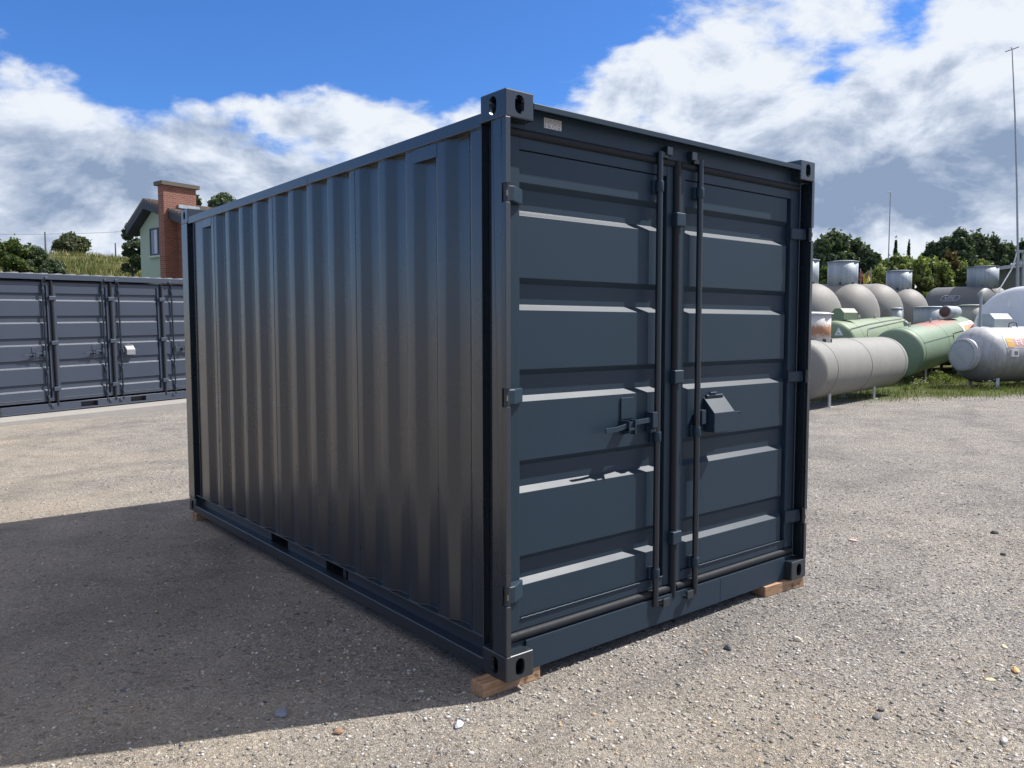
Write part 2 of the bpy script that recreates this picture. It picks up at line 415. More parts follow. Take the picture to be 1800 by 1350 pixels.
# ------------------------------------------------------------------ terrain
def smooth(x, a, b):
    t = np.clip((np.asarray(x, float)-a)/(b-a), 0, 1); return t*t*(3-2*t)
def gz(x, y):
    """ground height: flat yard, gently rising behind the tanks, grassy hill to the north-west"""
    x = np.asarray(x, float); y = np.asarray(y, float)
    rise = 1.4*smooth(x*.93+y*.37, 23, 62)
    fw = (x-CAM[0])*_f[0]+(y-CAM[1])*_f[1]; rt = (x-CAM[0])*_r[0]+(y-CAM[1])*_r[1]
    ridge = 1.0-.18*smooth(rt, -22, -12)+.06*np.sin(rt*.35)
    hill = 6.25*smooth(fw, 25, 54)*(1-smooth(rt, -6, 16))*ridge
    reflect_bank = 2.5*smooth(-x, 13, 20)*(1+.12*np.sin(y*.21)+.08*np.sin(y*.53))  # unseen bank to the west, added to give the container side its warm reflection
    return rise*(1-smooth(-x, 4, 12))+hill*(1-smooth(-x, 9, 13))+reflect_bank
def gp(x, y): return float(gz(x, y))
xs = np.unique(np.concatenate([np.linspace(-400, -60, 12), np.linspace(-60, 90, 101), np.linspace(90, 500, 12)]))
ys = np.unique(np.concatenate([np.linspace(-400, -40, 10), np.linspace(-40, 100, 95), np.linspace(100, 600, 14)]))
X, Y = np.meshgrid(xs, ys, indexing='ij'); Z = gz(X, Y)
V = np.stack([X.ravel(), Y.ravel(), Z.ravel()], 1); nx, ny = len(xs), len(ys)
ii, jj = np.meshgrid(np.arange(nx-1), np.arange(ny-1), indexing='ij'); a = (ii*ny+jj).ravel()
F = np.stack([a, a+ny, a+ny+1, a+1], 1)
cxm, cym = V[F[:, 0], 0], V[F[:, 0], 1]
fwc = (cxm-CAM[0])*_f[0]+(cym-CAM[1])*_f[1]; rtc = (cxm-CAM[0])*_r[0]+(cym-CAM[1])*_r[1]
me = npmesh('gravel_ground', V, F, None, True) if False else None
def hill_mat():
    mt, N, b = newmat('meadow'); t = N.n('ShaderNodeTexCoord').outputs['Object']
    f1 = N.noise(N.vmath('MULTIPLY', t, (1, 1, 1)), .45, 6, .65, .5); f2 = N.noise(t, 3.5, 6, .75)
    c = N.mix(N.step(f1, .40, .60), (.075, .10, .028, 1), (.23, .215, .10, 1))
    c = N.mix(N.step(f2, .35, .7), N.mix(1, c, (.6, .65, .6, 1), 'MULTIPLY'), N.mix(1, c, (1.25, 1.2, 1.1, 1), 'MULTIPLY'))
    L(mt, c, b.inputs['Base Color']); b.inputs['Roughness'].default_value = .95; b.inputs['Specular IOR Level'].default_value = .1
    L(mt, N.bump(f2, 1.0, .4), b.inputs['Normal']); return mt
m_hill = hill_mat()
me = npmesh('ground', V, F, m_ground, True); me.materials.append(m_hill)
fr = (V[F[:, 0], 0]*.93+V[F[:, 0], 1]*.37)
mi = ((fwc > 25.5) & (cxm > -11) & ((rtc < 10) | (fr > 27))).astype(np.int32); me.polygons.foreach_set('material_index', mi)
g = bpy.data.objects.new('ground', me); COL.objects.link(g); g['kind'] = 'structure'

# ------------------------------------------------------------------ loose gravel (real stones near the camera)
def stone_cloud(n, fn, smin, smax, seed):
    r = np.random.default_rng(seed)
    ico = bmesh.new(); bmesh.ops.create_icosphere(ico, subdivisions=1, radius=1.0)
    bv = np.array([v.co[:] for v in ico.verts]); bf = np.array([[v.index for v in f.verts] for f in ico.faces]); ico.free()
    P = fn(n, r); n = len(P)
    s = smin*(smax/smin)**(r.random(n)**2.6)
    sc = np.stack([s*(.8+.6*r.random(n)), s*(.7+.4*r.random(n)), s*(.35+.35*r.random(n))], 1)
    th = r.random(n)*2*np.pi
    jit = 1+.22*(r.random((n, len(bv)))-.5)*2
    q = bv[None]*jit[..., None]*sc[:, None]
    tx = (r.random(n)-.5)*.7
    y_, z_ = q[..., 1]*np.cos(tx)[:, None]-q[..., 2]*np.sin(tx)[:, None], q[..., 1]*np.sin(tx)[:, None]+q[..., 2]*np.cos(tx)[:, None]
    x_ = q[..., 0]
    c, s_ = np.cos(th)[:, None], np.sin(th)[:, None]
    Q = np.stack([x_*c-y_*s_, x_*s_+y_*c, z_], 2)
    Q += np.stack([P[:, 0], P[:, 1], sc[:, 2]*.35], 1)[:, None]
    FF = (bf[None]+(np.arange(n)*len(bv))[:, None, None]).reshape(-1, 3)
    return Q.reshape(-1, 3), FF
def spots(n, r):
    # distances weighted towards the camera, across the picture's field
    d = 1.6+9.5*r.random(n)**1.6; a = R_(39)+(r.random(n)-.5)*R_(80)
    x = CAM[0]+d*np.sin(a); y = CAM[1]+d*np.cos(a)
    keep = ~((x > -.02) & (x < 2.46) & (y > .1) & (y < 4.5))
    east = 1/(1+np.exp(-(x-.2)*1.6)); keep &= r.random(n) < (.30+.70*east)
    return np.stack([x[keep], y[keep]], 1)
Vs, Fs = stone_cloud(60000, spots, .0032, .0115, 3)
lg = bpy.data.objects.new('loose_gravel', npmesh('loose_gravel', Vs, Fs, m_stone, False)); COL.objects.link(lg)
tag(lg, 'small loose grey and beige gravel stones strewn over the yard', 'gravel', kind='stuff')
def single_stone(u, v, s, col, label, name='stone', flat=.6):
    d = ray(u, v); t = -CAM[2]/d[2]; p = CAM+t*d
    mt = simple('stone_'+label[:6].strip(), col, .8, 0, 60, .3)
    bm = bmesh.new(); bmesh.ops.create_icosphere(bm, subdivisions=2, radius=1.0)
    r = np.random.default_rng(int(u*7+v))
    ph = r.random(6)*6
    for vv in bm.verts:
        k = 1+.16*math.sin(vv.co.x*3+ph[0])+.13*math.sin(vv.co.y*4+ph[1])+.1*math.sin(vv.co.z*5+ph[2])
        vv.co = vv.co*k; vv.co.x *= s*1.2; vv.co.y *= s*.85; vv.co.z *= s*flat
    me_ = bpy.data.meshes.new(name); bm.to_mesh(me_); bm.free(); me_.materials.append(mt)
    o = bpy.data.objects.new(name, me_); COL.objects.link(o)
    o.location = (p[0], p[1], s*flat*.55); o.rotation_euler = (0, 0, ph[3]); tag(o, label, 'stone', 'larger stones lying loose on the gravel')
single_stone(1280, 1141, .022, (.07, .075, .085), 'dark grey pebble with a shadow, alone before the open gravel below the doors')
single_stone(1749, 938, .024, (.06, .062, .07), 'dark angular stone near the right edge of the yard')
single_stone(1402, 1126, .022, (.50, .47, .38), 'pale cream pebble in the gravel right of the dark pebble')
single_stone(1763, 976, .018, (.05, .05, .055), 'dark stone lower at the right edge, below the dark angular stone')
single_stone(1785, 1180, .022, (.55, .36, .16), 'orange brown stone lying at the right edge of the picture')
single_stone(1765, 1137, .020, (.48, .45, .32), 'flat pale yellow chip of stone by the right edge', flat=.25)
single_stone(1740, 1195, .019, (.46, .42, .28), 'thin yellow stone sliver left of the orange brown stone', flat=.22)
single_stone(1765, 1305, .019, (.42, .41, .39), 'rounded whitish pebble in the lower right corner')
single_stone(1541, 1262, .017, (.12, .12, .125), 'dark flat stone in the lower right gravel, left of the whitish pebble')
single_stone(1549, 1249, .014, (.11, .11, .115), 'dark grey stone half sunk in the lower right gravel')
single_stone(495, 1254, .035, (.20, .22, .26), 'bluish grey broken stone inside the container shadow near its edge', flat=.35)
single_stone(596, 1288, .020, (.24, .15, .10), 'brown stone on the sunlit gravel just below the shadow edge')
single_stone(807, 1276, .022, (.46, .49, .53), 'bluish white pebble on the sunlit gravel below the timber block')
single_stone(1500, 951, .03, (.45, .33, .28), 'flat pinkish stone right of the container in the gravel', flat=.3)

# ------------------------------------------------------------------ container pieces
PZ = 0.065
RIBS = [(2.224, 2.362), (1.802, 2.078), (1.390, 1.658), (.975, 1.244), (.533, .825), (.248, .395)]
def boolean_cut(me_src, cutters):
    o = bpy.data.objects.new('tmp', me_src); COL.objects.link(o); cs = []
    for c in cutters:
        co = bpy.data.objects.new('tmpc', c); COL.objects.link(co); cs.append(co)
        md = o.modifiers.new('b', 'BOOLEAN'); md.operation = 'DIFFERENCE'; md.solver = 'EXACT'; md.object = co
    dg = bpy.context.evaluated_depsgraph_get(); dg.update()
    res = bpy.data.meshes.new_from_object(o.evaluated_get(dg))
    for x in cs+[o]: bpy.data.objects.remove(x)
    return res
def stadium(w, h, n=9):
    r = w/2; pts = []
    for k in range(n): a = math.pi*k/(n-1); pts.append((r*math.cos(a), h/2-r+r*math.sin(a)))
    for k in range(n): a = math.pi+math.pi*k/(n-1); pts.append((r*math.cos(a), -h/2+r+r*math.sin(a)))
    return pts
def casting_mesh(mat):
    """corner casting for the corner at the origin: x 0..0.162, y 0..0.178, z 0..0.118 (opening faces at x=0, y=0, z=0)"""
    bm = bmesh.new(); mb = MB().box(0, .158, 0, .178, 0, .118)
    vs = [bm.verts.new(p) for p in mb.v]; [bm.faces.new([vs[i] for i in f]) for f in mb.f]
    bmesh.ops.bevel(bm, geom=list(bm.edges), offset=.006, segments=3, affect='EDGES', profile=.5)
    src = bpy.data.meshes.new('casting'); bm.to_mesh(src); bm.free()
    def cm(mb_): 
        m_ = mesh_of('cut', mb_, []) ; b = bmesh.new(); b.from_mesh(m_); bmesh.ops.recalc_face_normals(b, faces=b.faces); b.to_mesh(m_); b.free(); return m_
    cav = cm(MB().box(.016, .142, .016, .162, .016, .102))
    sx = cm(MB().prism([(a+.089, b+.058) for a, b in stadium(.052, .080)], 0, -.02, .03))
    sy_ = cm(MB().prism([(a+.078, b+.058) for a, b in stadium(.052, .080)], 1, -.02, .03))
    szp = cm(MB().prism([(a+.078, b+.089) for a, b in stadium(.062, .110)], 2, -.02, .03))
    res = boolean_cut(src, [cav, sx, sy_, szp])
    res.materials.clear(); res.materials.append(mat)
    res.name = 'corner_casting'; return res
m_casting = casting_mesh(m_paint)

def rib_panel(x0, x1, ribs, yo=.080, yi=.108, cap=.035, sl=.027):
    """pressed steel panel: flat sheet at yi with horizontal raised ribs out to yo"""
    mb = MB(); zb, zt = .240, 2.375
    mb.box(x0-.004, x1+.004, yi, yi+.003, zb, zt)
    e = .0015
    for k, (a, b) in enumerate(ribs):
        top_flush = (k == 0); bot_flush = (k == len(ribs)-1)
        bb = a-(0 if bot_flush else sl); bt = b+(0 if top_flush else sl)
        l0, r0 = x0+.002, x1-.002
        vs = [(l0, yi+e, bb), (r0, yi+e, bb), (r0, yi+e, bt), (l0, yi+e, bt),
              (l0+.001, yo, a), (r0-cap, yo, a), (r0-cap, yo, b), (l0+.001, yo, b)]
        mb.add(vs, [(4, 5, 6, 7), (0, 1, 5, 4), (1, 2, 6, 5), (2, 3, 7, 6), (3, 0, 4, 7), (3, 2, 1, 0)])
    return mb
def leaf(parent, x0, x1, sl_l, sl_r, mat, hinge_side, rod_x, lever_dir, lever, far=False, bars=True, ribcap=.035):
    """door leaf spanning x0..x1 in a frame whose front plane is y=0; hinge_side -1 left, +1 right"""
    zb, zt = .190, 2.425; pb, pt = .243, 2.366; px0, px1 = x0+sl_l, x1-sl_r; yf = .073
    fr = MB()
    fr.box(x0, px0, yf, .128, zb, zt); fr.box(px1, x1, yf, .128, zb, zt)
    fr.box(px0, px1, yf+.002, .128, pt, zt); fr.box(px0, px1, yf+.002, .128, zb, pb)
    door = part('door', fr, mat, parent, .003)
    part('ribbed_panel', rib_panel(px0, px1, RIBS, .080, .108, ribcap), mat, door, .009, 4)
    # weld bead along the lower panel edge
    wb = MB(); n = 60; pts = [(px0+.004+(px1-px0-.008)*i/n, yf-.001, pb+.001+.0012*math.sin(i*2.3)) for i in range(n+1)]
    wb.tube(pts, .0042, 6); part('weld_bead', wb, mat, door)
    # locking rod with guides, cams
    rod = MB(); rod.tube([(rod_x, .046, .105), (rod_x, .046, 2.475)], .0165, 14)
    ro = part('locking_rod', rod, m_rod, door)
    sgn = lever_dir                                    # direction of the lever from the rod
    kx = -sgn
    for z in (.118, 2.462):
        c = MB(); c.box(min(rod_x, rod_x+kx*.060), max(rod_x, rod_x+kx*.060), .040, .054, z-.014, z+.014)
        part('cam', c, m_rod, door, .003)
    for z in (.285, .74 if far else 1.012, 2.30):
        gd = MB(); gd.tube([(rod_x, .046, z-.026), (rod_x, .046, z+.026)], .0215, 14)
        gd.box(rod_x-.030, rod_x+.030, .060, .079, z-.032, z+.032)
        part('rod_guide', gd, mat, door, .002)
    zc = 1.098
    if lever:
        h = MB(); w_ = .007
        path = [(rod_x, zc+.004, .046), (rod_x+sgn*.09, zc+.006, .030), (rod_x+sgn*.17, zc+.004, .024), (rod_x+sgn*.25, zc-.010, .024), (rod_x+sgn*.33, zc-.022, .022), (rod_x+sgn*.405, zc-.024, .022)]
        for i in range(len(path)-1):
            (xa, za, ya), (xb, zb_, yb) = path[i], path[i+1]
            h.add([(xa, ya, za-.013), (xb, yb, zb_-.013), (xb, yb, zb_+.013), (xa, ya, za+.013), (xa, ya+w_, za-.013), (xb, yb+w_, zb_-.013), (xb, yb+w_, zb_+.013), (xa, ya+w_, za+.013)],
                  [(0, 1, 2, 3), (7, 6, 5, 4), (0, 4, 5, 1), (3, 2, 6, 7), (1, 5, 6, 2), (0, 3, 7, 4)])
        part('door_handle', h, mat, door, .002)
        hub = MB(); a, b = sorted((rod_x+sgn*.022, rod_x+sgn*.060)); hub.box(a, b, .022, .073, zc-.035, zc+.046)
        hub.box(a-.002, b+.002, .034, .073, zc-.060, zc-.040)
        part('handle_hub', hub, mat, door, .003)
        ct = MB(); a, b = sorted((rod_x+sgn*.195, rod_x+sgn*.250))
        ct.box(a, b, .014, .079, zc-.034, zc-.020); ct.box(a, a+.008, .012, .079, zc-.046, zc+.016); ct.box(b-.010, b, .012, .050, zc-.056, zc+.018)
        ct.prism([(.020, zc-.045), (.079, zc-.060), (.079, zc-.030), (.020, zc-.030)], 0, (a+b)/2-.004, (a+b)/2+.004)
        part('handle_catch', ct, mat, door, .002)
        pl = MB(); a, b = sorted((rod_x+sgn*.150, rod_x+sgn*.245)); pl.box(a, b, .072, .079, zc+.018, zc+.128)
        part('backing_plate', pl, mat, door, .003)
    else:
        a = rod_x+sgn*.095; b = rod_x+sgn*.280; a, b = min(a, b), max(a, b)
        lb = MB(); t = .005
        pr = [(.079, 1.195), (.000, 1.108), (.000, 1.000), (t, 1.000), (t, 1.106), (.079, 1.188)]
        lb.prism([(y, z) for y, z in pr], 0, a, b)
        for xx in (a+.0005, b-.0055): lb.prism([(.078, 1.186), (t, 1.106), (t, 1.001), (.078, 1.001)], 0, xx, xx+.005)
        box_o = part('lock_box', lb, m_lockbox if far else mat, door, .002)
        hg = MB(); hg.tube([(a+.015, .070, 1.198), (b-.025, .070, 1.198)], .0075, 10); hg.tube([(a+.045, .066, 1.214), (b-.085, .066, 1.214)], .006, 10)
        hg.box(a+.02, b-.02, .066, .079, 1.186, 1.196)
        part('box_hinge', hg, mat, box_o)
        ps = MB(); ps.tube([(b-.03, .045, 1.095), (b+.105 if sgn > 0 else b+.02, .045, 1.095), ((b+.112) if sgn > 0 else b+.024, .045, 1.086)], .0045, 8)
        part('box_pin', ps, mat, box_o)
        hub = MB(); a2, b2 = sorted((rod_x+sgn*.020, rod_x+sgn*.055)); hub.box(a2, b2, .026, .073, zc-.048, zc+.030)
        part('handle_hub', hub, mat, door, .003)
    return door
m_lockbox = paint_mat('lockbox_paint', (.22, .23, .25), .35, .1)

def gasket(parent, p0, p1, r=.019, name='door_gasket', flat=.9):
    mb = MB(); mb.tube([p0, p1], r, 14); return part(name, mb, m_rubber, parent)

# ------------------------------------------------------------------ main container
Wd, Ln, Hh = 2.438, 4.4572, 2.591
box = thing('shipping_container', 'large glossy anthracite steel container with double ribbed doors, standing on timber blocks', 'container', (0, 0, PZ))
for ix in (0, 1):
    for iy in (0, 1):
        for iz in (0, 1):
            o = bpy.data.objects.new('corner_casting', m_casting); COL.objects.link(o); o.parent = box
            o.location = (ix*Wd, iy*Ln, iz*Hh); o.scale = (1-2*ix, 1-2*iy, 1-2*iz)
# corner posts (door end): channel with a narrow front lip, notched for the hinges
HZ = [(2.115, 2.195), (1.175+.06, 1.255+.06), (.345, .435)]
def door_post(x_out, s):
    """x_out outer face, s=+1 grows inwards to +x"""
    mb = MB()
    def bx(xa, xb, *r): a, b = sorted((x_out+s*xa, x_out+s*xb)); mb.box(a, b, *r)
    bx(0, .006, .030, .094, .118, 2.473)                       # outer web
    bx(.0, .045, .094, .100, .118, 2.473)                      # return to the slot
    bx(.045, .051, .100, .178, .118, 2.473)                    # slot floor
    bx(.006, .0452, .1782, .184, .118, 2.473)
    zz = [.118]+[z for h in reversed(HZ) for z in h]+[2.473]
    for a, b in zip(zz[::2], zz[1::2]):
        bx(0, .006, .006, .030, a, b); bx(0, .027, 0, .006, a, b)   # corner lip in segments between hinges
    bx(.051, .060, .06, .16, .118, 2.473)                      # inner post wall
    bx(.060, .14, .132, .16, .118, 2.473)
    return mb
for x_out, s in ((0, 1), (Wd, -1)):
    pst = part('corner_post', door_post(x_out, s), m_paint, box, .002)
def rear_post(x_out, s):
    mb = MB()
    def bx(xa, xb, *r): a, b = sorted((x_out+s*xa, x_out+s*xb)); mb.box(a, b, *r)
    bx(0, .006, Ln-.145, Ln, .118, 2.473); bx(.006, .10, Ln-.006, Ln-.0005, .118, 2.473)
    bx(0, .05, Ln-.151, Ln-.145, .118, 2.473); bx(.05, .056, Ln-.30, Ln-.151, .118, 2.473)
    bx(.006, .0502, Ln-.306, Ln-.300, .118, 2.473)
    return mb
for x_out, s in ((0, 1), (Wd, -1)): part('corner_post', rear_post(x_out, s), m_paint, box, .002)
# top rails
for x0, x1 in ((.003, .060), (Wd-.060, Wd-.003)):
    mb = MB(); mb.box(x0, x1, .178, 1.95, 2.462, 2.520); mb.box(x0+.0006, x1-.0006, 1.9502, Ln-.178, 2.4622, 2.5205)
    part('top_rail', mb, m_paint, box, .004, 3)
# corrugated sides
def corr_profile(y0, y1, xo, xi):
    """outer flats 72, slopes 60, inner flats 78; a wider jointed flat every fourth rib"""
    pts = [(xo, y0)]; y = .262+.01; k = 0
    pts.append((xo, y)); recess = []
    while True:
        if y+.207+.072 > y1: break
        pts += [(xi, y+.055), (xi, y+.145), (xo, y+.200)]; recess.append((y, y+.200))
        wdt = .0785+(.045 if k % 4 == 3 else 0); y = y+.200+wdt; pts.append((xo, min(y, y1))); k += 1
        if y >= y1: break
    if pts[-1][1] < y1: pts.append((xo, y1))
    return pts, recess
def round_path(pts, r=.010, n=4):
    out_ = [pts[0]]
    for i in range(1, len(pts)-1):
        p0, p1, p2 = map(np.array, (pts[i-1], pts[i], pts[i+1]))
        d0, d1 = p0-p1, p2-p1; l0, l1 = np.linalg.norm(d0), np.linalg.norm(d1)
        if l0 < 1e-6 or l1 < 1e-6: continue
        rr = min(r, l0*.45, l1*.45); a, b = p1+d0/l0*rr, p1+d1/l1*rr
        for k in range(n+1):
            t = k/n; out_.append(tuple((1-t)**2*a+2*t*(1-t)*p1+t*t*b))
    out_.append(pts[-1]); return out_
for side in (0, 1):
    prof, rec = corr_profile(.184, Ln-.306, .014, .052)
    rp = round_path(prof); mb = MB(); n = len(rp); T = .003
    zs = [.155, .7, 1.3, 1.9, 2.475]
    def X_(x): return x if side == 0 else Wd-x
    for shell, off in ((0, 0.0), (1, T)):
        vs = [(X_(x+off), y, z) for z in zs for x, y in rp]
        fs = []
        for r_ in range(len(zs)-1):
            for i in range(n-1): fs.append((r_*n+i, r_*n+i+1, (r_+1)*n+i+1, (r_+1)*n+i) if (shell ^ side) else (r_*n+i, (r_+1)*n+i, (r_+1)*n+i+1, r_*n+i+1))
        mb.add(vs, fs, 0, True)
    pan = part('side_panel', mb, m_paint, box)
    for (ya, yb) in (rec[1], rec[-1]):
        v = MB(); v.add([(X_(.0125), ya-.008, 2.395), (X_(.0125), yb+.004, 2.395), (X_(.0125), yb+.004, 2.475), (X_(.0125), ya-.008, 2.475),
                         (X_(.0155), ya-.008, 2.395), (X_(.0155), yb+.004, 2.395), (X_(.0155), yb+.004, 2.475), (X_(.0155), ya-.008, 2.475)],
                        [(0, 1, 2, 3), (7, 6, 5, 4), (0, 4, 5, 1), (2, 6, 7, 3), (1, 5, 6, 2), (0, 3, 7, 4)])
        v.add([(X_(.016), ya, 2.396), (X_(.016), yb, 2.396), (X_(.05), yb-.05, 2.402), (X_(.05), ya+.05, 2.402)], [(0, 1, 2, 3)])
        part('vent_cover', v, m_paint, pan)
    # weld seams on the jointed flats and where sheet meets rails
    ws = MB()
    for k, (ya, yb) in enumerate(rec):
        if k % 4 == 3:
            w1_ = MB(); w1_.tube([(X_(.0135), yb+.060+.0008*math.sin(z*9), z) for z in np.linspace(.16, 2.46, 30)], .0016, 5); part('weld_seam', w1_, m_paint, pan)
    fine_ = [(x-.002, y) for x, y in rp]
    ws.tube([(X_(x), y, .1585+.0015*math.sin(i*1.7)) for i, (x, y) in enumerate(fine_)], .0038, 5)
    part('weld_seam', ws, m_paint, pan); ws = MB()
    ws.tube([(X_(x), y, 2.4605+.0012*math.sin(i*2.1)) for i, (x, y) in enumerate(fine_)], .0038, 5)
    part('weld_seam', ws, m_paint, pan)
    # bottom rail: web with two forklift pockets, flared lower flange
    br = MB(); a, b = (.050, .056) if side == 0 else (Wd-.056, Wd-.050)
    ywalls = [.178, 1.590, 1.882, 2.463, 2.757, Ln-.178]
    for i in range(0, 6, 2): br.box(a, b, ywalls[i], ywalls[i+1], .030, .148)
    for i in (1, 3): br.box(a, b, ywalls[i], ywalls[i+1], .138, .148); br.box(a, b, ywalls[i], ywalls[i+1], .030, .062)
    fl = [(X_(.0), 0.0), (X_(.0), .056), (X_(.004), .060), (X_(.049), .066), (X_(.049), .0)]
    br.prism([(x, z) for x, z in fl], 1, .178, Ln-.178)
    a, b = sorted((X_(.010), X_(.075))); br.box(a, b, .178, Ln-.178, .1482, .1545)
    bro = part('bottom_rail', br, m_paint, box, .002)
    for i in (1, 3):
        pk = MB(); xa, xb = sorted((X_(.0565), X_(.50)))
        pk.box(xa, xb, ywalls[i]-.004, ywalls[i], .062, .138); pk.box(xa, xb, ywalls[i+1], ywalls[i+1]+.004, .062, .138)
        pk.box(xa, xb, ywalls[i]-.004, ywalls[i+1]+.004, .1382, .142); pk.box(xa, xb, ywalls[i]-.004, ywalls[i+1]+.004, .058, .0618)
        pk.box(xb-.004 if side == 0 else xa, xb if side == 0 else xa+.004, ywalls[i], ywalls[i+1], .062, .138)
        part('forklift_pocket', pk, m_dark, bro)
# roof, floor, rear wall
mb = MB(); mb.box(.061, Wd-.061, .165, Ln-.165, 2.508, 2.514)
for k in range(18):
    y = .30+k*.215; mb.prism([(.2, 2.5142), (.22, 2.534), (Wd-.22, 2.534), (Wd-.2, 2.5142)], 1, y, y+.09)
part('roof_panel', mb, m_paint, box)
mb = MB(); mb.box(.058, Wd-.058, .14, Ln-.02, .118, .150)
for k in range(10): mb.box(.058, Wd-.058, .40+k*.41, .44+k*.41, .03, .1178)
part('floor_panel', mb, m_dark, box)
mb = MB(); mb.box(.158, Wd-.158, Ln-.04, Ln-.034, .02, 2.57)
for k in range(9): mb.box(.18+k*.235, .18+k*.235+.11, Ln-.0338, Ln-.005, .15, 2.46)
mb.box(.158, Wd-.158, Ln-.06, Ln-.0335, .0, .118); mb.box(.158, Wd-.158, Ln-.07, Ln-.0042, 2.475, 2.555)
part('end_panel', mb, m_paint, box)
# header: web with a projecting rain lip
mb = MB(); mb.box(.158, Wd-.158, .066, .125, 2.449, 2.545)
mb.prism([(.0, 2.527), (.0, 2.553), (.16, 2.556), (.16, 2.5462), (.006, 2.545), (.006, 2.527)], 0, .158, Wd-.158)
mb.box(.060, .1578, .066, .125, 2.449, 2.4728); mb.box(Wd-.1578, Wd-.060, .066, .125, 2.449, 2.4728)
hd = part('door_header', mb, m_doorp, box, .002)
mb = MB(); mb.box(.158, Wd-.158, .052, .125, .0, .142); mb.box(.06, .1578, .066, .125, .1184, .142); mb.box(Wd-.1578, Wd-.06, .066, .125, .1184, .142)
mb.tube([(1.62, .0515, .002), (1.62, .0515, .14)], .0012, 5)
sill = part('door_sill', mb, m_doorp, box, .002)
for kx_ in (1.108, 1.308):
    mb = MB(); mb.box(kx_-.022, kx_+.022, .030, .066, 2.462+.0, 2.508)
    part('cam_keeper', mb, m_paint, hd, .004)
    mb = MB(); mb.prism([(.018, .098), (.018, .142), (.030, .142), (.030, .112), (.052, .112), (.052, .098)], 0, kx_-.026, kx_+.026)
    part('cam_keeper', mb, m_paint, sill, .003)
pl = MB(); pl.box(1.02, 1.16, .0505, .0518, .012, .138); pl.box(1.25, 1.40, .0505, .0518, .012, .138)
# doors
CX = 1.207
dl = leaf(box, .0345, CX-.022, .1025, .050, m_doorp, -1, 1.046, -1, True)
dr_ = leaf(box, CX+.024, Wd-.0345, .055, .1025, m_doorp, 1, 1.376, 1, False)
for d_, x_a, x_b in ((dl, .07, CX-.03), (dr_, CX+.03, Wd-.07)):
    gasket(d_, (x_a, .076, .166), (x_b, .076, .166), .0215); gasket(d_, (x_a, .076, 2.436), (x_b, .076, 2.436), .020)
gasket(dr_, (CX, .068, .10+.02), (CX, .068, 2.45), .0225)
mb = MB()
for z in (2.145, 1.318, .448):
    mb = MB(); mb.box(CX-.034, CX+.040, .034, .074, z-.036, z+.036)
    part('centre_clamp', mb, m_doorp, dr_, .007, 3)
# hinges: barrel on the post, strap folding back to the stile
for d_, xo, s in ((dl, 0, 1), (dr_, Wd, -1)):
    for (za, zb_) in HZ:
        mb = MB(); e = .006; X2 = lambda t: xo+s*t; bk = .0 if s > 0 else .024
        pr = [(X2(.020), .012+bk), (X2(.060), .010+bk*1.4), (X2(.146), .062), (X2(.146), .0735), (X2(.050), .0735), (X2(.020), .034+bk)]
        mb.prism(pr, 2, za+e, zb_-e); part('hinge', mb, m_doorp, d_, .006, 3)
        pb_ = MB(); pb_.tube([(X2(.017), .017, za+.001), (X2(.017), .017, zb_-.001)], .0135, 12); part('hinge_pin', pb_, m_rod, d_)
        pt_ = MB(); pt_.tube([(X2(.010), .004, (za+zb_)/2-.014), (X2(.010), .004, (za+zb_)/2+.010)], .0035, 8); part('pin_end', pt_, m_zinc, d_)
        gs = MB(); gs.add([(X2(.045), .070, za), (X2(.13), .071, za), (X2(.13), .0725, za-.022), (X2(.09), .0722, za-.032), (X2(.045), .072, za-.02)], [(0, 1, 2, 3, 4)])
# rating sticker with printed lines
m_sticker = simple('sticker_white', (.62, .62, .62), .5)
m_ink = simple('sticker_ink', (.10, .085, .10), .6)
st = MB(); st.box(.275, .380, .0648, .0656, 2.478, 2.523)
stk = part('rating_sticker', st, m_sticker, hd)
ink = MB()
r0 = random.Random(4)
for i in range(10):
    z = 2.519-i*.0042; x = .279
    while x < .374:
        l = r0.uniform(.004, .018); ink.box(x, min(x+l, .376), .0643, .0647, z-.0011, z+.0009); x += l+r0.uniform(.0015, .006)+(0 if i < 5 else .008)
part('printed_lines', ink, m_ink, stk)

# timber blocks
def block(name, x0, x1, y0, y1, rz, label, h=PZ-.001):
    c = ((x0+x1)/2, (y0+y1)/2)
    mb = MB().box(-(x1-x0)/2, (x1-x0)/2, -(y1-y0)/2, (y1-y0)/2, 0, h)
    o = part(name, mb, m_wood, None, .004, 2); o.location = (c[0], c[1], 0); o.rotation_euler = (0, 0, rz)
    tag(o, label, 'timber', 'timber blocks under the container corners'); return o
block('timber_block', -.088, .250, .058, .150, R_(0.5), 'timber block under the near front corner of the large container, its end sticking out left')
block('timber_block', 2.055, 2.445, .025, .125, R_(-4), 'timber block under the right front corner of the large container')
block('timber_block', -.01, .30, 4.26, 4.36, R_(2), 'timber block in shade under the far left corner of the large container')

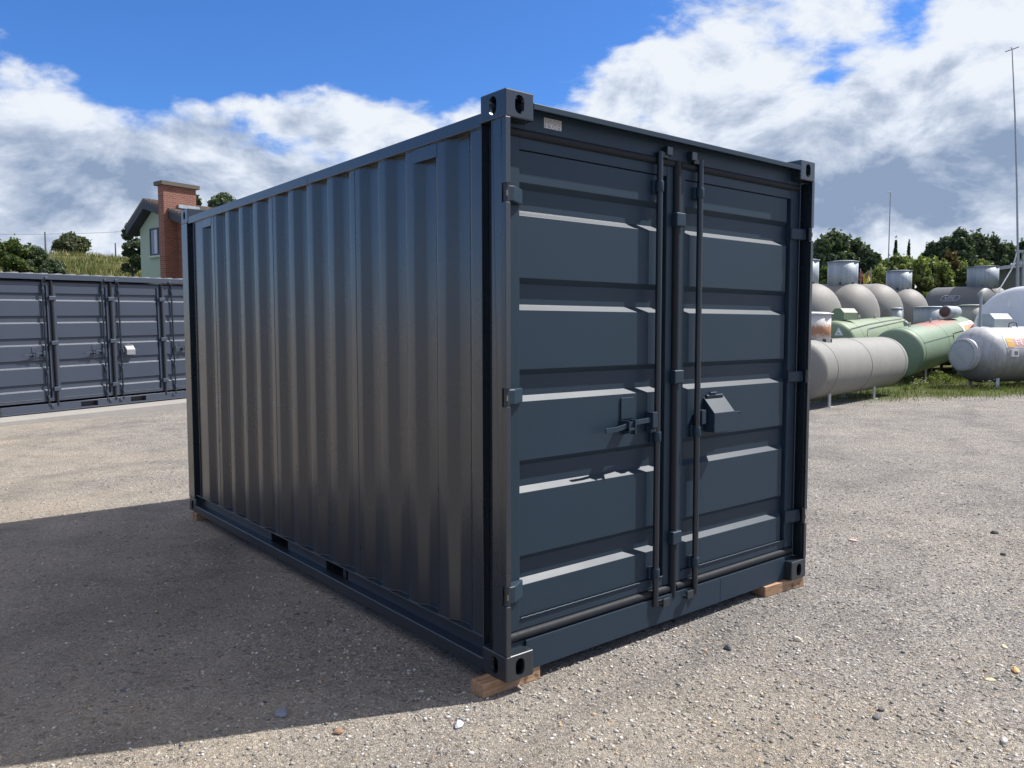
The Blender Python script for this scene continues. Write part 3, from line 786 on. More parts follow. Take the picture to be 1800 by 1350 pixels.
# ------------------------------------------------------------------ side-opening container in the background
SL, SH = 4.70, 2.591
P0 = np.array([-.35, 14.05]); DR = np.array([3.526, 1.22]); DR /= np.linalg.norm(DR)
org = P0-DR*.12
sc = thing('side_door_container', 'long blue grey container with four ribbed folding side doors, left background', 'container',
           (org[0], org[1], .088), (0, -R_(1.05), math.atan2(DR[1], DR[0])))
DP = 2.438
for ix in (0, 1):
    for iy in (0, 1):
        for iz in (0, 1):
            if True:
                o = bpy.data.objects.new('corner_casting', m_casting); COL.objects.link(o); o.parent = sc
                o.location = (ix*SL, iy*DP, iz*SH); o.scale = (1-2*ix, 1-2*iy, 1-2*iz)
for x0 in (0, SL-.09):
    mb = MB(); mb.box(x0+.003, x0+.087, .003, .09, .118, 2.473); part('corner_post', mb, m_paint2, sc, .003)
    mb = MB(); mb.box(x0+.003, x0+.087, DP-.09, DP-.003, .118, 2.473); part('corner_post', mb, m_paint2, sc, .003)
mb = MB(); mb.box(.158, SL-.158, .020, .12, 2.475, 2.578); hd2 = part('top_rail', mb, m_paint2, sc, .004)
mb = MB(); mb.box(.158, SL-.158, DP-.1, DP-.01, 2.475, 2.578); part('top_rail', mb, m_paint2, sc, .004)
mb = MB(); fk = [.158, 1.62, 1.96, 2.66, 3.0, SL-.158]
for i in range(0, 6, 2): mb.box(fk[i], fk[i+1], .040, .12, .0, .150)
for i in (1, 3): mb.box(fk[i], fk[i+1], .040, .12, .128, .150); mb.box(fk[i], fk[i+1], .040, .12, .0, .030)
mb.box(.158, SL-.158, .010, .0398, .0, .018)
br2 = part('bottom_rail', mb, m_paint2, sc, .002)
for i in (1, 3):
    pk = MB(); pk.box(fk[i]-.01, fk[i+1]+.01, .125, .13, .02, .14); part('forklift_pocket', pk, m_dark, br2)
mb = MB(); mb.box(.09, SL-.09, DP-.04, DP-.036, .05, 2.5); part('end_panel', mb, m_paint2, sc)
for x0 in (.02, SL-.024):
    mb = MB(); mb.box(x0, x0+.004, .09, DP-.09, .05, 2.5); part('side_panel', mb, m_paint2, sc)
mb = MB(); mb.box(.05, SL-.05, .05, DP-.05, 2.570, 2.576)
for k in range(17):
    x = .22+k*.262; mb.prism([(x, 2.5762), (x+.02, 2.596), (x+.115, 2.596), (x+.135, 2.5762)], 1, .03, DP-.03)
m_zroof = simple('pale_roof_sheet', (.30, .31, .32), .4, .3)
part('roof_panel', mb, m_zroof, sc)
mb = MB(); mb.box(.05, SL-.05, .12, DP-.06, .10, .14); part('floor_panel', mb, m_dark, sc)
seams = [.075, 1.185, 2.345, 3.475, SL-.075]
spec = [(1.020, -1, True), (2.165, -1, True), (2.510, 1, False), (3.715, 1, True)]
for i, (rx, ld, lev) in enumerate(spec):
    a, b = seams[i]+.02, seams[i+1]-.02
    d_ = leaf(sc, a, b, .065, .065, m_paint2, 0, rx, ld, lev, far=True)
    gasket(d_, (a, .082, 2.440), (b, .082, 2.440), .015)
    for kz, yy in ((2.475, .0), (.075, .02)):
        mb = MB(); kx_ = rx-ld*.06; mb.box(kx_-.028, kx_+.028, yy, .062, kz, kz+.05); part('cam_keeper', mb, m_paint2, d_, .004)
for i in (1, 2, 3):
    d_ = [c for c in sc.children if c.name.startswith('door')][i]
    gasket(d_, (seams[i], .060, .10), (seams[i], .060, 2.46), .030, 'seam_gasket')
    for z in (2.13, 1.29, .42):
        mb = MB(); mb.box(seams[i]-.065, seams[i]+.065, .020, .072, z-.038, z+.038); part('hinge', mb, m_paint2, d_, .006)
# concrete apron under it
m_conc = simple('concrete', (.29, .275, .255), .85, 0, 3, .18, .002, 120)
mb = MB(); nrm = np.array([-DR[1], DR[0]])
pA, pB = org-DR*14, org+DR*9
q = [pA-nrm*.75, pB-nrm*.75, pB+nrm*4, pA+nrm*4]; hz_ = [-.17, .20, .20, -.17]
mb.add([(p[0], p[1], -.3) for p in q]+[(p[0], p[1], h+.02) for p, h in zip(q, hz_)], [(4, 5, 6, 7), (0, 1, 5, 4), (1, 2, 6, 5), (2, 3, 7, 6), (3, 0, 4, 7)])
ap = part('path', mb, m_conc, None, 0); ap['kind'] = 'structure'; ap.name = 'concrete_apron'

# ------------------------------------------------------------------ tanks
def tank_mat(name, col, rough=.55, stain=(.25, .22, .18), samt=.25, rust=None, rustc=(.45, .10, .08), streak=.25, bscale=9, grime=0):
    mt, N, b = newmat(name); t = N.n('ShaderNodeTexCoord').outputs['Object']
    c = N.mix(N.noise(t, 1.6, 5, .65), tuple(x*.86 for x in col)+(1,), tuple(min(1, x*1.12) for x in col)+(1,))
    st_ = N.noise(N.vmath('MULTIPLY', t, (7, 7, .9)), 1, 6, .7)
    c = N.mix(N.math('MULTIPLY', N.step(st_, .48, .75), streak), c, stain+(1,))
    pt = N.noise(t, 5, 7, .75)
    c = N.mix(N.math('MULTIPLY', N.step(pt, .55, .72), samt), c, stain+(1,))
    if rust is not None:
        p0, p1, rr = rust
        g_ = N.n('ShaderNodeNewGeometry'); v = N.vmath('SUBTRACT', g_.outputs['Position'], tuple(p0))
        d = np.array(p1)-np.array(p0); ln = np.linalg.norm(d); dn = tuple(d/ln)
        tt = N.vmath('DOT_PRODUCT', v, dn, out='Value'); tt = N.math('MINIMUM', N.math('MAXIMUM', tt, 0.0), float(ln))
        nvec = N.n('ShaderNodeVectorMath'); nvec.operation = 'SCALE'; nvec.inputs[0].default_value = dn; N.put(nvec.inputs['Scale'], tt)
        q_ = N.vmath('SUBTRACT', v, nvec.outputs[0]); ln_ = N.vmath('LENGTH', q_, out='Value')
        f = N.step(N.math('ADD', ln_, N.math('MULTIPLY_ADD', N.noise(t, 3.5, 6, .7), 1.0*rr, -.5*rr)), rr, rr*.35)
        c = N.mix(N.math('MULTIPLY', f, .85), c, rustc+(1,))
    if grime:
        g2 = N.n('ShaderNodeNewGeometry'); z2 = N.n('ShaderNodeSeparateXYZ'); N.put(z2.inputs[0], g2.outputs['Position'])
        run = N.noise(N.vmath('MULTIPLY', t, (11, 11, .7)), 1, 6, .75)
        gm = N.math('MULTIPLY', N.step(N.math('MULTIPLY_ADD', run, 1.1, N.math('MULTIPLY', z2.outputs[2], -1.0)), -.75, .15), grime)
        c = N.mix(gm, c, stain+(1,))
    L(mt, c, b.inputs['Base Color']); L(mt, N.math('MULTIPLY_ADD', pt, .2, rough-.1), b.inputs['Roughness'])
    L(mt, N.bump(N.noise(t, bscale, 4), .5, .004), b.inputs['Normal']); return mt
m_beige = tank_mat('beige_tank_coating', (.21, .205, .19), .65, (.28, .25, .22), .2)
m_front = tank_mat('pale_grey_tank_coating', (.225, .225, .21), .7, (.13, .12, .10), .55, grime=.35)
m_darkgrey = tank_mat('dark_grey_tank_coating', (.22, .22, .22), .6, (.16, .15, .14), .2)
m_galv = None; m_slate = tank_mat('slate_tank_coating', (.12, .13, .14), .55, (.12, .11, .10), .2)
def galv():
    mt, N, b = newmat('galvanised_steel'); t = N.n('ShaderNodeTexCoord').outputs['Object']
    v = N.vor(t, 22, out='Color'); s_ = N.n('ShaderNodeSeparateColor'); N.put(s_.inputs[0], v)
    band = N.noise(N.vmath('MULTIPLY', t, (6, 6, .25)), 1, 4, .6)
    f = N.math('MULTIPLY_ADD', s_.outputs[0], .10, N.math('MULTIPLY', band, .90))
    L(mt, N.ramp(f, [(.25, (.22, .25, .28)), (.5, (.30, .34, .38)), (.75, (.42, .46, .50))]), b.inputs['Base Color'])
    b.inputs['Metallic'].default_value = .2; L(mt, N.math('MULTIPLY_ADD', s_.outputs[1], .08, .52), b.inputs['Roughness']); return mt
m_galv = galv()
m_white = tank_mat('bluish_white_tank_paint', (.60, .63, .67), .4, (.4, .4, .4), .1, streak=.1)
m_silver = tank_mat('weathered_silver_tank', (.42, .43, .45), .5, (.12, .105, .09), .35, streak=.5, grime=.75)
m_cable = simple('black_cable', (.02, .02, .02), .6)
m_legs = simple('grey_leg_steel', (.42, .42, .42), .6)

def tank(name, label, P1, P2, r, mat, head=.5, legs=True, seams_at=(.12, .55, .88), group='gas storage tanks in the yard', headdepth=None, leg_t=(.12, .85), leg_mat=None, base_z=None):
    P1, P2 = np.array(P1, float), np.array(P2, float); A = P2-P1; Lc = np.linalg.norm(A); A /= Lc; hd_ = headdepth or r*head
    mid = (P1+P2)/2; loc = (mid[0], mid[1], gp(mid[0], mid[1]))
    T_ = thing(name, label, 'tank', loc, group=group)
    mb = MB(); prof = []
    for k in range(13):
        a_ = math.pi/2*k/12; prof.append((-hd_*math.cos(a_), r*math.sin(a_)**.92 if k else 0))
    prof += [(Lc*.5, r)]
    for k in range(13):
        a_ = math.pi/2*k/12; prof.append((Lc+hd_*math.sin(a_), r*math.cos(a_)**.92 if k < 12 else 0))
    mb.lathe(P1, A, prof, 72); body = part('shell', mb, mat, T_, world=True)
    for t in seams_at:
        pts = []
        b_ = np.cross(A, (0, 0, 1)); b_ /= np.linalg.norm(b_); a__ = np.cross(b_, A)
        for k in range(61):
            an = 2*math.pi*k/60; pts.append(P1+A*Lc*t+(r+.001)*(math.cos(an)*a__+math.sin(an)*b_))
        sm = MB(); sm.tube(pts, .008, 5, caps=False); part('weld_seam', sm, mat, body, world=True)
    if legs:
        b_ = np.cross(A, (0, 0, 1)); b_ /= np.linalg.norm(b_)
        for t in leg_t:
            for s_ in (-1, 1):
                p = P1+A*Lc*t+b_*s_*r*.55; zt_ = p[2]-math.sqrt(max(0, r*r-(r*.55)**2))+.03; zg = gp(p[0], p[1])
                if zt_-zg < .03: zt_ = zg+.03
                lm = MB(); lm.obox((p[0], p[1], (zt_+zg)/2), A*np.array([1, 1, 0]), b_, (0, 0, 1), .06, .012, (zt_-zg)/2)
                lm.obox((p[0], p[1], zg+.006), A*np.array([1, 1, 0]), b_, (0, 0, 1), .09, .07, .006)
                part('leg', lm, leg_mat or m_legs, T_, world=True)
    T_['_A'] = tuple(A); T_['_P'] = tuple(P1)
    del T_['_A'], T_['_P']
    return T_, A, Lc
def shaft(parent, c, r, z0, z1, mat, lid=True, flange=True, over=.03, lidmat=None, name='access_shaft'):
    """open-topped steel collar standing on a tank, with a rim and a lid"""
    mb = MB(); mb.lathe((c[0], c[1], 0), (0, 0, 1), [(z0, r), (z1, r), (z1, r-.006), (z0, r-.006)], 56, closed=True)
    for k in range(2): pass
    o = part(name, mb, mat, parent, world=True)
    if lid:
        lm = MB(); lm.lathe((c[0], c[1], 0), (0, 0, 1), [(z1+.002, .0), (z1+.002, r+over), (z1+.022, r+over), (z1+.05, r*.7), (z1+.06, 0)], 56)
        part('lid', lm, lidmat or mat, o, world=True)
    for an in (200, 250, 300):
        hs = MB(); a_ = R_(an); d = np.array([math.cos(a_), math.sin(a_)])
        hs.obox((c[0]+d[0]*(r+.012), c[1]+d[1]*(r+.012), z0+.09), (d[0], d[1], 0), (-d[1], d[0], 0), (0, 0, 1), .012, .03, .045)
        part('bracket', hs, m_dark, o, world=True)
    return o

# T1 pale grey tank next to the container, rusty white shaft
P1 = at(1403, 651, 16.35); P2 = at(1549, 634, 20.0)
P2[2] = P1[2]+.02
t1, A1, L1 = tank('gas_tank', 'pale grey tank nearest the big container, rusty white shaft on its left end', P1, P2, .63, m_front, .42, leg_t=(.16, .70), seams_at=(.10, .50, .97))
def rusty_mat():
    mt, N, b = newmat('rusty_white_paint'); g_ = N.n('ShaderNodeNewGeometry'); sz = N.n('ShaderNodeSeparateXYZ'); N.put(sz.inputs[0], g_.outputs['Position'])
    pos = g_.outputs['Position']; n = N.noise(pos, 20, 8, .85); band = N.math('SUBTRACT', 1.0, N.math('MULTIPLY', N.math('ABSOLUTE', N.math('SUBTRACT', sz.outputs[2], 1.60)), 4.4))
    f = N.step(N.math('ADD', N.math('MULTIPLY', N.math('MAXIMUM', band, -.2), .42), n), .62, .80)
    c = N.mix(N.noise(pos, 3, 5), (.50, .49, .46, 1), (.66, .65, .62, 1))
    c = N.mix(N.step(N.noise(pos, 16, 6, .8), .6, .75), c, (.33, .28, .22, 1))
    c = N.mix(N.math('MULTIPLY', f, .9), c, N.mix(N.noise(pos, 25, 4), (.20, .075, .03, 1), (.46, .20, .07, 1)))
    L(mt, c, b.inputs['Base Color']); b.inputs['Roughness'].default_value = .7; return mt
m_rusty = rusty_mat()
cs = at(1427, 605, 17.0)
shaft(t1, cs, .375, P1[2]+.50, at(1427, 553, 17.0)[2], m_rusty, lidmat=simple('white_lid', (.68, .70, .74), .4), over=.045)

# T2 green tank with red primer patch along the top and a banner
m_green = None
P1 = at(1577, 621, 23.2); P2 = at(1680, 592, 28.2)
up_ = np.array([0, 0, .74])
m_green = tank_mat('faded_green_tank_paint', (.165, .235, .16), .55, (.25, .22, .12), .10, rust=(P1*.70+P2*.30+up_+np.array([0, 0, 0.0]), P1*.28+P2*.72+up_, .55), rustc=(.33, .11, .10), streak=.15)
t2, A2, L2 = tank('gas_tank', 'green tank with a faded red patch on top, left of the silver tank', P1, P2, .73, m_green, .35, leg_t=(.22, .8), seams_at=(.03, .42, .8))
def side_of(A):
    b_ = np.cross(A, (0, 0, 1)); b_ /= np.linalg.norm(b_)
    if np.dot(b_, CAM-P1) < 0: b_ = -b_
    return b_, np.cross(A, np.cross((0, 0, 1), A)) if False else np.array([0, 0, 1.])-A*A[2]
def on_shell(P1, A, r, t, ang):
    """point on the shell, ang from the camera-facing horizontal up to the top"""
    b_ = np.cross(A, (0, 0, 1)); b_ /= np.linalg.norm(b_)
    if np.dot(b_, CAM-P1) < 0: b_ = -b_
    u_ = np.cross(b_, A); u_ = u_ if u_[2] > 0 else -u_
    return P1+A*t+r*(math.cos(ang)*b_+math.sin(ang)*u_)
def patch(P1, A, r, t0, t1, a0, a1, nt=2, na=10):
    mb = MB(); vs = []
    for i in range(nt+1):
        for j in range(na+1): vs.append(on_shell(P1, A, r, t0+(t1-t0)*i/nt, a0+(a1-a0)*j/na))
    fs = [(i*(na+1)+j, (i+1)*(na+1)+j, (i+1)*(na+1)+j+1, i*(na+1)+j+1) for i in range(nt) for j in range(na)]
    return mb.add(vs, fs, 0, True)
def text_on_shell(txt, P1, A, r, t0, a0, size, mat, parent, name='lettering', flip=1, sx=1.0, shear=0):
    cu = bpy.data.curves.new('txt', 'FONT'); cu.body = txt; cu.size = size; cu.resolution_u = 3; cu.shear = shear
    o = bpy.data.objects.new('txt', cu); COL.objects.link(o); dg = bpy.context.evaluated_depsgraph_get(); dg.update()
    me_ = bpy.data.meshes.new_from_object(o.evaluated_get(dg)); bpy.data.objects.remove(o)
    me_.name = name; off = np.array(root_of(parent).location)
    for v in me_.vertices:
        p = on_shell(P1, A, r, t0+flip*v.co.x*sx, a0+v.co.y/r); v.co = p-off
    me_.materials.clear(); me_.materials.append(mat)
    o2 = bpy.data.objects.new(name, me_); COL.objects.link(o2); o2.parent = parent; return o2
def hood(parent, c, ax, w_, l_, h_, mat, name='valve_hood'):
    """gabled valve hood: c base centre, ax long axis"""
    ax = np.array([ax[0], ax[1], 0.]); ax /= np.linalg.norm(ax); bx = np.array([-ax[1], ax[0], 0]); c = np.array(c)
    prof = [(-w_/2, 0), (w_/2, 0), (w_/2, h_*.62), (w_*.22, h_), (-w_*.22, h_), (-w_/2, h_*.62)]
    mb = MB(); vs = [c+ax*s_*l_/2+bx*p+np.array([0, 0, q_]) for s_ in (-1, 1) for p, q_ in prof]; n = 6
    mb.add(vs, [tuple(range(n))[::-1], tuple(range(n, 2*n))]+[(i, (i+1) % n, n+(i+1) % n, n+i) for i in range(n)])
    return part(name, mb, mat, parent, .008, world=True)
m_bwhite = simple('banner_white', (.72, .70, .68), .5); m_bred = simple('banner_red', (.52, .27, .24), .6); m_borange = simple('banner_orange', (.66, .38, .10), .6)
bo = part('banner', patch(P1, A2, .738, L2*.73, L2*1.0, R_(22), R_(52)), m_bwhite, t2, world=True)
part('banner_band', patch(P1, A2, .743, L2*.78, L2*.995, R_(26), R_(41)), m_bred, bo, world=True)
part('banner_square', patch(P1, A2, .748, L2*.765, L2*.83, R_(18), R_(36)), m_borange, bo, world=True)
# half-barrel hood on its far top, lifting lugs and thin pipe
c = at(1672, 556, 27.0)
mb = MB(); axh = np.array([A1[0], A1[1], 0]); axh = np.array([RX[0], RX[1], 0])*.75+np.array([FX[0], FX[1], 0])*.66; axh /= np.linalg.norm(axh)
mb.lathe(at(1661, 548, 26.5), axh, [(0, .005), (0, .19), (.02, .20), (.92, .20), (.94, .19), (.94, .005)], 32)
part('barrel_hood', mb, m_galv, t2, world=True)
dk = MB(); dk.lathe(at(1661, 548, 26.5)-axh*.012, axh, [(0, .004), (0, .165), (.01, .165)], 28)  # flat dark disc on the closed end, painted in for the shaded hollow
part('hood_opening', dk, simple('dark_opening', (.10, .065, .06), .8), t2, world=True)
for t in (.12, .62, .45):
    p = on_shell(P1, A2, .73, L2*t, R_(82)); mb = MB(); mb.tube([p-np.array([.05, 0, .01]), p+np.array([-.03, 0, .13]), p+np.array([.03, 0, .13]), p+np.array([.05, 0, -.01])], .015, 6); part('lifting_lug', mb, m_beige, t2, world=True)
mb = MB(); mb.tube([on_shell(P1, A2, .75, L2*t, R_(24)) for t in (.02, .2, .45)]+[on_shell(P1, A2, .75, L2*.50, R_(23)), on_shell(P1, A2, .75, L2*.50, R_(-5))], .006, 5)
mb.tube([on_shell(P1, A2, .75, L2*t, R_(a_)) for t, a_ in ((.72, 28), (.52, 28), (.50, 20), (.51, -20))], .010, 5); part('cable', mb, m_cable, t2, world=True)

# T3 pale green tank behind it, with valve hood, warning triangle and pipes
P1 = at(1463, 606, 24.6); P2 = at(1570, 590, 30.5)
m_green2 = tank_mat('light_green_tank_paint', (.185, .245, .155), .55, (.33, .31, .14), .35, streak=.2)
t3, A3, L3 = tank('gas_tank', 'light green tank with a white triangle sign, behind the pale grey tank', P1, P2, .73, m_green2, .35, leg_t=(.2, .8))
p = at(1484, 561, 25.2)
hood(t3, p-np.array([0, 0, .02]), ray(1484, 560)[:2]*0+np.array([RX[0], RX[1]])+np.array([FX[0], FX[1]])*.5, .5, .62, .36, m_green2)
mb = MB(); pp = [on_shell(P1, A3, .765, L3*t, R_(a_)) for t, a_ in ((-.05, 40), (.30, 50), (.62, 56), (.95, 60))]; mb.tube(pp, .012, 6)
pp = [on_shell(P1, A3, .765, L3*t, R_(a_)) for t, a_ in ((.16, 18), (.22, 36), (.62, 44), (.96, 50))]; mb.tube(pp, .012, 6); part('pipe', mb, simple('grey_pipe', (.14, .16, .14), .5), t3, world=True)
hdp = at(1474.5, 583, 24.6-.66); mb = MB(); s_ = .13
tri = [hdp+RX*(-s_)+UX*(-s_*.85), hdp+RX*s_+UX*(-s_*.85), hdp+UX*s_]
mb.add(tri+[q_+FX*.01 for q_ in tri], [(0, 1, 2), (5, 4, 3), (0, 3, 4, 1), (1, 4, 5, 2), (2, 5, 3, 0)])
ws_ = part('warning_sign', mb, simple('sign_white', (.62, .66, .68), .5), t3, world=True)
mb = MB(); cdot = hdp-UX*s_*.25-FX*.004; mb.lathe(cdot, -FX, [(0, .0), (0, .034), (.003, .034), (.003, 0)], 12); part('sign_symbol', mb, simple('sign_grey', (.32, .38, .36), .5), ws_, world=True)
for t in (.34, .60):
    p = on_shell(P1, A3, .73, L3*t, R_(84)); mb = MB(); mb.tube([p-np.array([.05, 0, .01]), p+np.array([-.03, 0, .14]), p+np.array([.03, 0, .14]), p+np.array([.05, 0, -.01])], .02, 6); part('lifting_lug', mb, m_beige, t3, world=True)

# T4 silver tank with bolted manhole end, hood and banner
P1 = at(1722, 623, 22.2); d4 = RX*.943+np.array([FX[0], FX[1], 0])*.334; d4[2] = 0; d4 /= np.linalg.norm(d4); P2 = P1+d4*4.2
t4, A4, L4 = tank('gas_tank', 'weathered silver tank with a bolted round end cover, at the right edge', P1, P2, .78, m_silver, .62, leg_t=(.045, .9), headdepth=.58, seams_at=(.02, .5), leg_mat=simple('pale_leg', (.56, .58, .58), .6))
mb = MB(); tip = P1-A4*(.58+.01)
mb.lathe(tip, A4, [(-.075, .0), (-.075, .425), (-.068, .44), (-.02, .44), (-.02, .455), (.03, .455), (.22, .44)], 48)
mh = part('manhole_cover', mb, simple('cover_grey', (.40, .415, .44), .55, 0, 5, .25), t4, world=True)
mb = MB(); b_ = np.cross(A4, (0, 0, 1)); b_ /= np.linalg.norm(b_)
for k in range(28):
    an = 2*math.pi*k/28; q_ = tip-A4*.075+.39*(math.cos(an)*b_+math.sin(an)*np.array([0, 0, 1.])); mb.lathe(q_, -A4, [(0, .013), (.018, .013), (.018, 0)], 6)
part('bolt', mb, simple('bolt_grey', (.20, .20, .21), .5), mh, world=True)
p = at(1748, 576, 22.4)
h4 = hood(t4, (p[0], p[1], P1[2]+.74), d4, .55, .68, .40, simple('grey_hood', (.40, .45, .45), .5, .0, 30, .2))
mb = MB(); bz = np.array(p); 
for k in range(1): mb.tube([bz+RX*.30+UX*a_-FX*.35+RX*b2 for a_, b2 in ((-.02, -.12), (.10, -.10), (.13, 0), (.10, .10), (-.02, .12))], .014, 6)
part('hood_grip', mb, m_cable, h4, world=True)
mb = MB(); q_ = at(1722.5, 575, 21.6); mb.tube([q_, q_+np.array([0, 0, .95])], .035, 10); part('vent_pipe', mb, m_galv, t4, world=True)
mb = MB(); q_ = at(1771, 621, 21.4)
cc = on_shell(P1, A4, .80, L4*.075, R_(4)); mb.obox(cc, A4, (0, 0, 1), np.cross(A4, (0, 0, 1)), .13, .10, .03); part('gauge_frame', mb, m_bwhite, t4, world=True)
mb = MB(); b_ = np.cross(A4, (0, 0, 1)); b_ = b_ if np.dot(b_, CAM-P1) > 0 else -b_; mb.obox(cc+b_*.035+A4*.03, A4, (0, 0, 1), b_, .05, .05, .01); part('gauge_glass', mb, simple('gauge', (.15, .16, .18), .3), t4, world=True)
lf = 1 if np.dot(A4, RX) > 0 else -1
bn = part('banner', patch(P1, A4, .786, L4*.015, L4*.575, R_(15), R_(37), 8, 8), m_bwhite, t4, world=True)
part('banner_band', patch(P1, A4, .790, L4*.045, L4*.565, R_(17), R_(35), 8, 8), simple('faded_red', (.52, .30, .28), .6), bn, world=True)
part('banner_square', patch(P1, A4, .794, L4*.03, L4*.09, R_(16), R_(36), 4, 8), m_borange, bn, world=True)
text_on_shell('FLAGA', P1, A4, .796, L4*.105, R_(20.5), .26, m_bwhite, bn, sx=1.5)
mb = MB(); c0 = on_shell(P1, A4, .797, L4*.058, R_(26))
for k in range(3): mb.lathe(c0+A4*(.02*(k-1))+np.array([0, 0, .01*(k % 2)]), b_, [(0, .0), (0, .022), (.002, .022), (.002, 0)], 8)
part('flame_mark', mb, m_bwhite, bn, world=True)

# T5 row of large tanks behind
def big(u, v, D, cu, vt_, D2, lab, r=1.25, ang=-42, Lx=4.2, scr=.52):
    P1 = at(u, v, D); a_ = R_(ang); d = math.sin(a_)*np.array([RX[0], RX[1], 0])+math.cos(a_)*np.array([_f[0], _f[1], 0])/np.linalg.norm(_f[:2]); d /= np.linalg.norm(d)
    P2 = P1+d*Lx
    T_, A, Lc = tank('gas_tank', lab, P1, P2, r, m_beige, .52, legs=True, leg_t=(.15, .85), seams_at=(.0, .9), headdepth=r*.8)
    if cu is not None:
        c = P1+d*.30; ztop = at(cu, vt_, D2)[2]
        shaft(T_, c, scr, P1[2]+r*.90, ztop, m_galv)
    return T_, P1, d
big(1424, 560, 28.0, 1415, 461, 28.6, 'large beige tank partly behind the container post, tall round metal shaft on top')
big(1493, 556, 30.0, 1484, 464, 30.8, 'large beige tank with the widest round metal shaft, left of the flags', scr=.54)
big(1539, 552, 33.0, None, None, None, 'large beige tank without a shaft, below the yellow flag')
big(1590, 553, 36.5, 1583, 478, 36.8, 'large beige tank with a round metal shaft, left of the bushes', scr=.54, r=1.2)
# e: long dark tank with logo
P1 = at(1648, 544, 45.8); P2 = at(1728, 544, 44.0); P2[2] = P1[2]
t5, A5, L5 = tank('gas_tank', 'long grey tank with an oval emblem on its side and a wide metal shaft', P1, P2, 1.25, m_slate, .5, leg_t=(.2, .8), seams_at=(.0, 1.0), headdepth=.62)
c = at(1727, 500, 44.4); shaft(t5, c, .78, P1[2]+1.13, at(1727, 470, 44.4)[2], m_galv)
m_logo = simple('emblem_paint', (.40, .45, .52), .5)
def ring_on_shell(P1, A, r, t0, a0, w_, h_, mat, parent, th=.018):
    mb = MB(); pts = []
    for k in range(33):
        an = 2*math.pi*k/32; ex = .5
        cxx = math.copysign(abs(math.cos(an))**ex, math.cos(an))*w_/2; czz = math.copysign(abs(math.sin(an))**ex, math.sin(an))*h_/2
        pts.append(on_shell(P1, A, r, t0+cxx+czz*.25, a0+czz/r))
    mb.tube(pts, th, 5, caps=False); return part('emblem', mb, mat, parent, world=True)
t0 = L5*.45; em = ring_on_shell(P1, A5, 1.256, t0, R_(28), .95, .34, m_logo, t5)
text_on_shell('VPS', P1, A5, 1.258, t0-.34, R_(23), .32, m_logo, em, shear=.2, sx=1.1)
big(1746, 530, 48.5, None, None, None, 'beige tank end showing just right of the long grey tank', r=.92, ang=-20, Lx=1.6)
# T6 big white end
P1 = at(1800, 581, 25.8); d = ray(1800, 580); d[2] = 0; d /= np.linalg.norm(d)
t6, A6, L6 = tank('gas_tank', 'big bluish white tank end rising behind the silver tank at the right edge', P1, P1+d*6, 1.43, m_white, .30, leg_t=(.2, .8), seams_at=(.0,))
mb = MB(); q_ = P1-A6*.36+UX*.85-RX*.50; mb.obox(q_, RX, (0, 0, 1), A6, .03, .09, .02); mb.obox(q_+UX*.09+RX*.03, RX, (0, 0, 1), A6, .06, .02, .02); part('bracket', mb, m_bwhite, t6, world=True)
# buried-looking shafts on low tanks between the rows
def low_tank(u, v0, v1, D, rr, lab, mat_s, lidm=None):
    c = at(u, v1, D); top = at(u, v0, D)[2]; r = .62
    zc = gp(c[0], c[1])+.80; a_ = np.array([.86, -.5, 0]); P1 = np.array([c[0], c[1], zc])-a_*1.2; P2 = P1+a_*3.0
    T_, A, Lc = tank('gas_tank', lab, P1, P2, r, m_darkgrey, .42)
    shaft(T_, c, rr, zc+r*.8, top, mat_s, lidmat=lidm)
    return T_
low_tank(1634, 541, 566, 29.5, .54, 'low grey tank behind the green one, only its wide metal shaft showing', m_galv)
low_tank(1705, 538, 575, 29.0, .42, 'low tank hidden behind the half barrel hood, grey green shaft showing', tank_mat('grey_green_shaft', (.30, .31, .28), .6, (.15, .14, .12), .4))
low_tank(1576, 543, 560, 31.5, .20, 'low tank behind the light green one, narrow shaft showing', m_galv)

# ------------------------------------------------------------------ grass and weeds on the verge
def blades(n, fn, h0, h1, w_, seed):
    r = np.random.default_rng(seed); P = fn(n, r); n = len(P); h = h0+(h1-h0)*r.random(n)**1.8
    th = r.random(n)*2*np.pi; dxy = np.stack([np.cos(th), np.sin(th)], 1); lean = (r.random((n, 2))-.5)*h[:, None]*.9
    z0 = gz(P[:, 0], P[:, 1]); ww = w_*(.6+.8*r.random(n))
    a = np.column_stack([P-dxy*ww[:, None], z0]); b = np.column_stack([P+dxy*ww[:, None], z0]); c = np.column_stack([P+lean, z0+h])
    Vv = np.stack([a, b, c], 1).reshape(-1, 3); return Vv, np.arange(3*n).reshape(-1, 3)
def verge(n, r):
    x = 12+18*r.random(n); y = -3+14*r.random(n); e = .39*x+.92*y
    clump = np.sin(x*2.1+1.3*np.sin(y*1.7))*np.sin(y*2.6+1.1*np.sin(x*1.3))
    k = (e > 11.75+.5*clump+.35*r.standard_normal(n)) & (e < 19) & (x > 12.2+.4*r.standard_normal(n)) & (r.random(n) < np.clip(.55+.5*clump, .12, 1))
    return np.stack([x[k], y[k]], 1)
Vg, Fg = blades(90000, verge, .03, .22, .006, 5)
o = bpy.data.objects.new('grass', npmesh('grass', Vg, Fg, m_grass)); COL.objects.link(o); tag(o, 'rough short grass growing on the verge around the tanks', 'grass', kind='stuff')
def hillgrass(n, r):
    f_ = 28+34*r.random(n); l_ = -f_*.62+f_*.75*r.random(n)
    x = CAM[0]+_f[0]/cp*f_+_r[0]*l_; y = CAM[1]+_f[1]/cp*f_+_r[1]*l_
    k = (np.sin(x*.9+y*.4)+np.sin(y*1.3-x*.5)+r.standard_normal(n)*.7) > -.2
    return np.stack([x[k], y[k]], 1)
Vg, Fg = blades(90000, hillgrass, .10, .50, .03, 6)
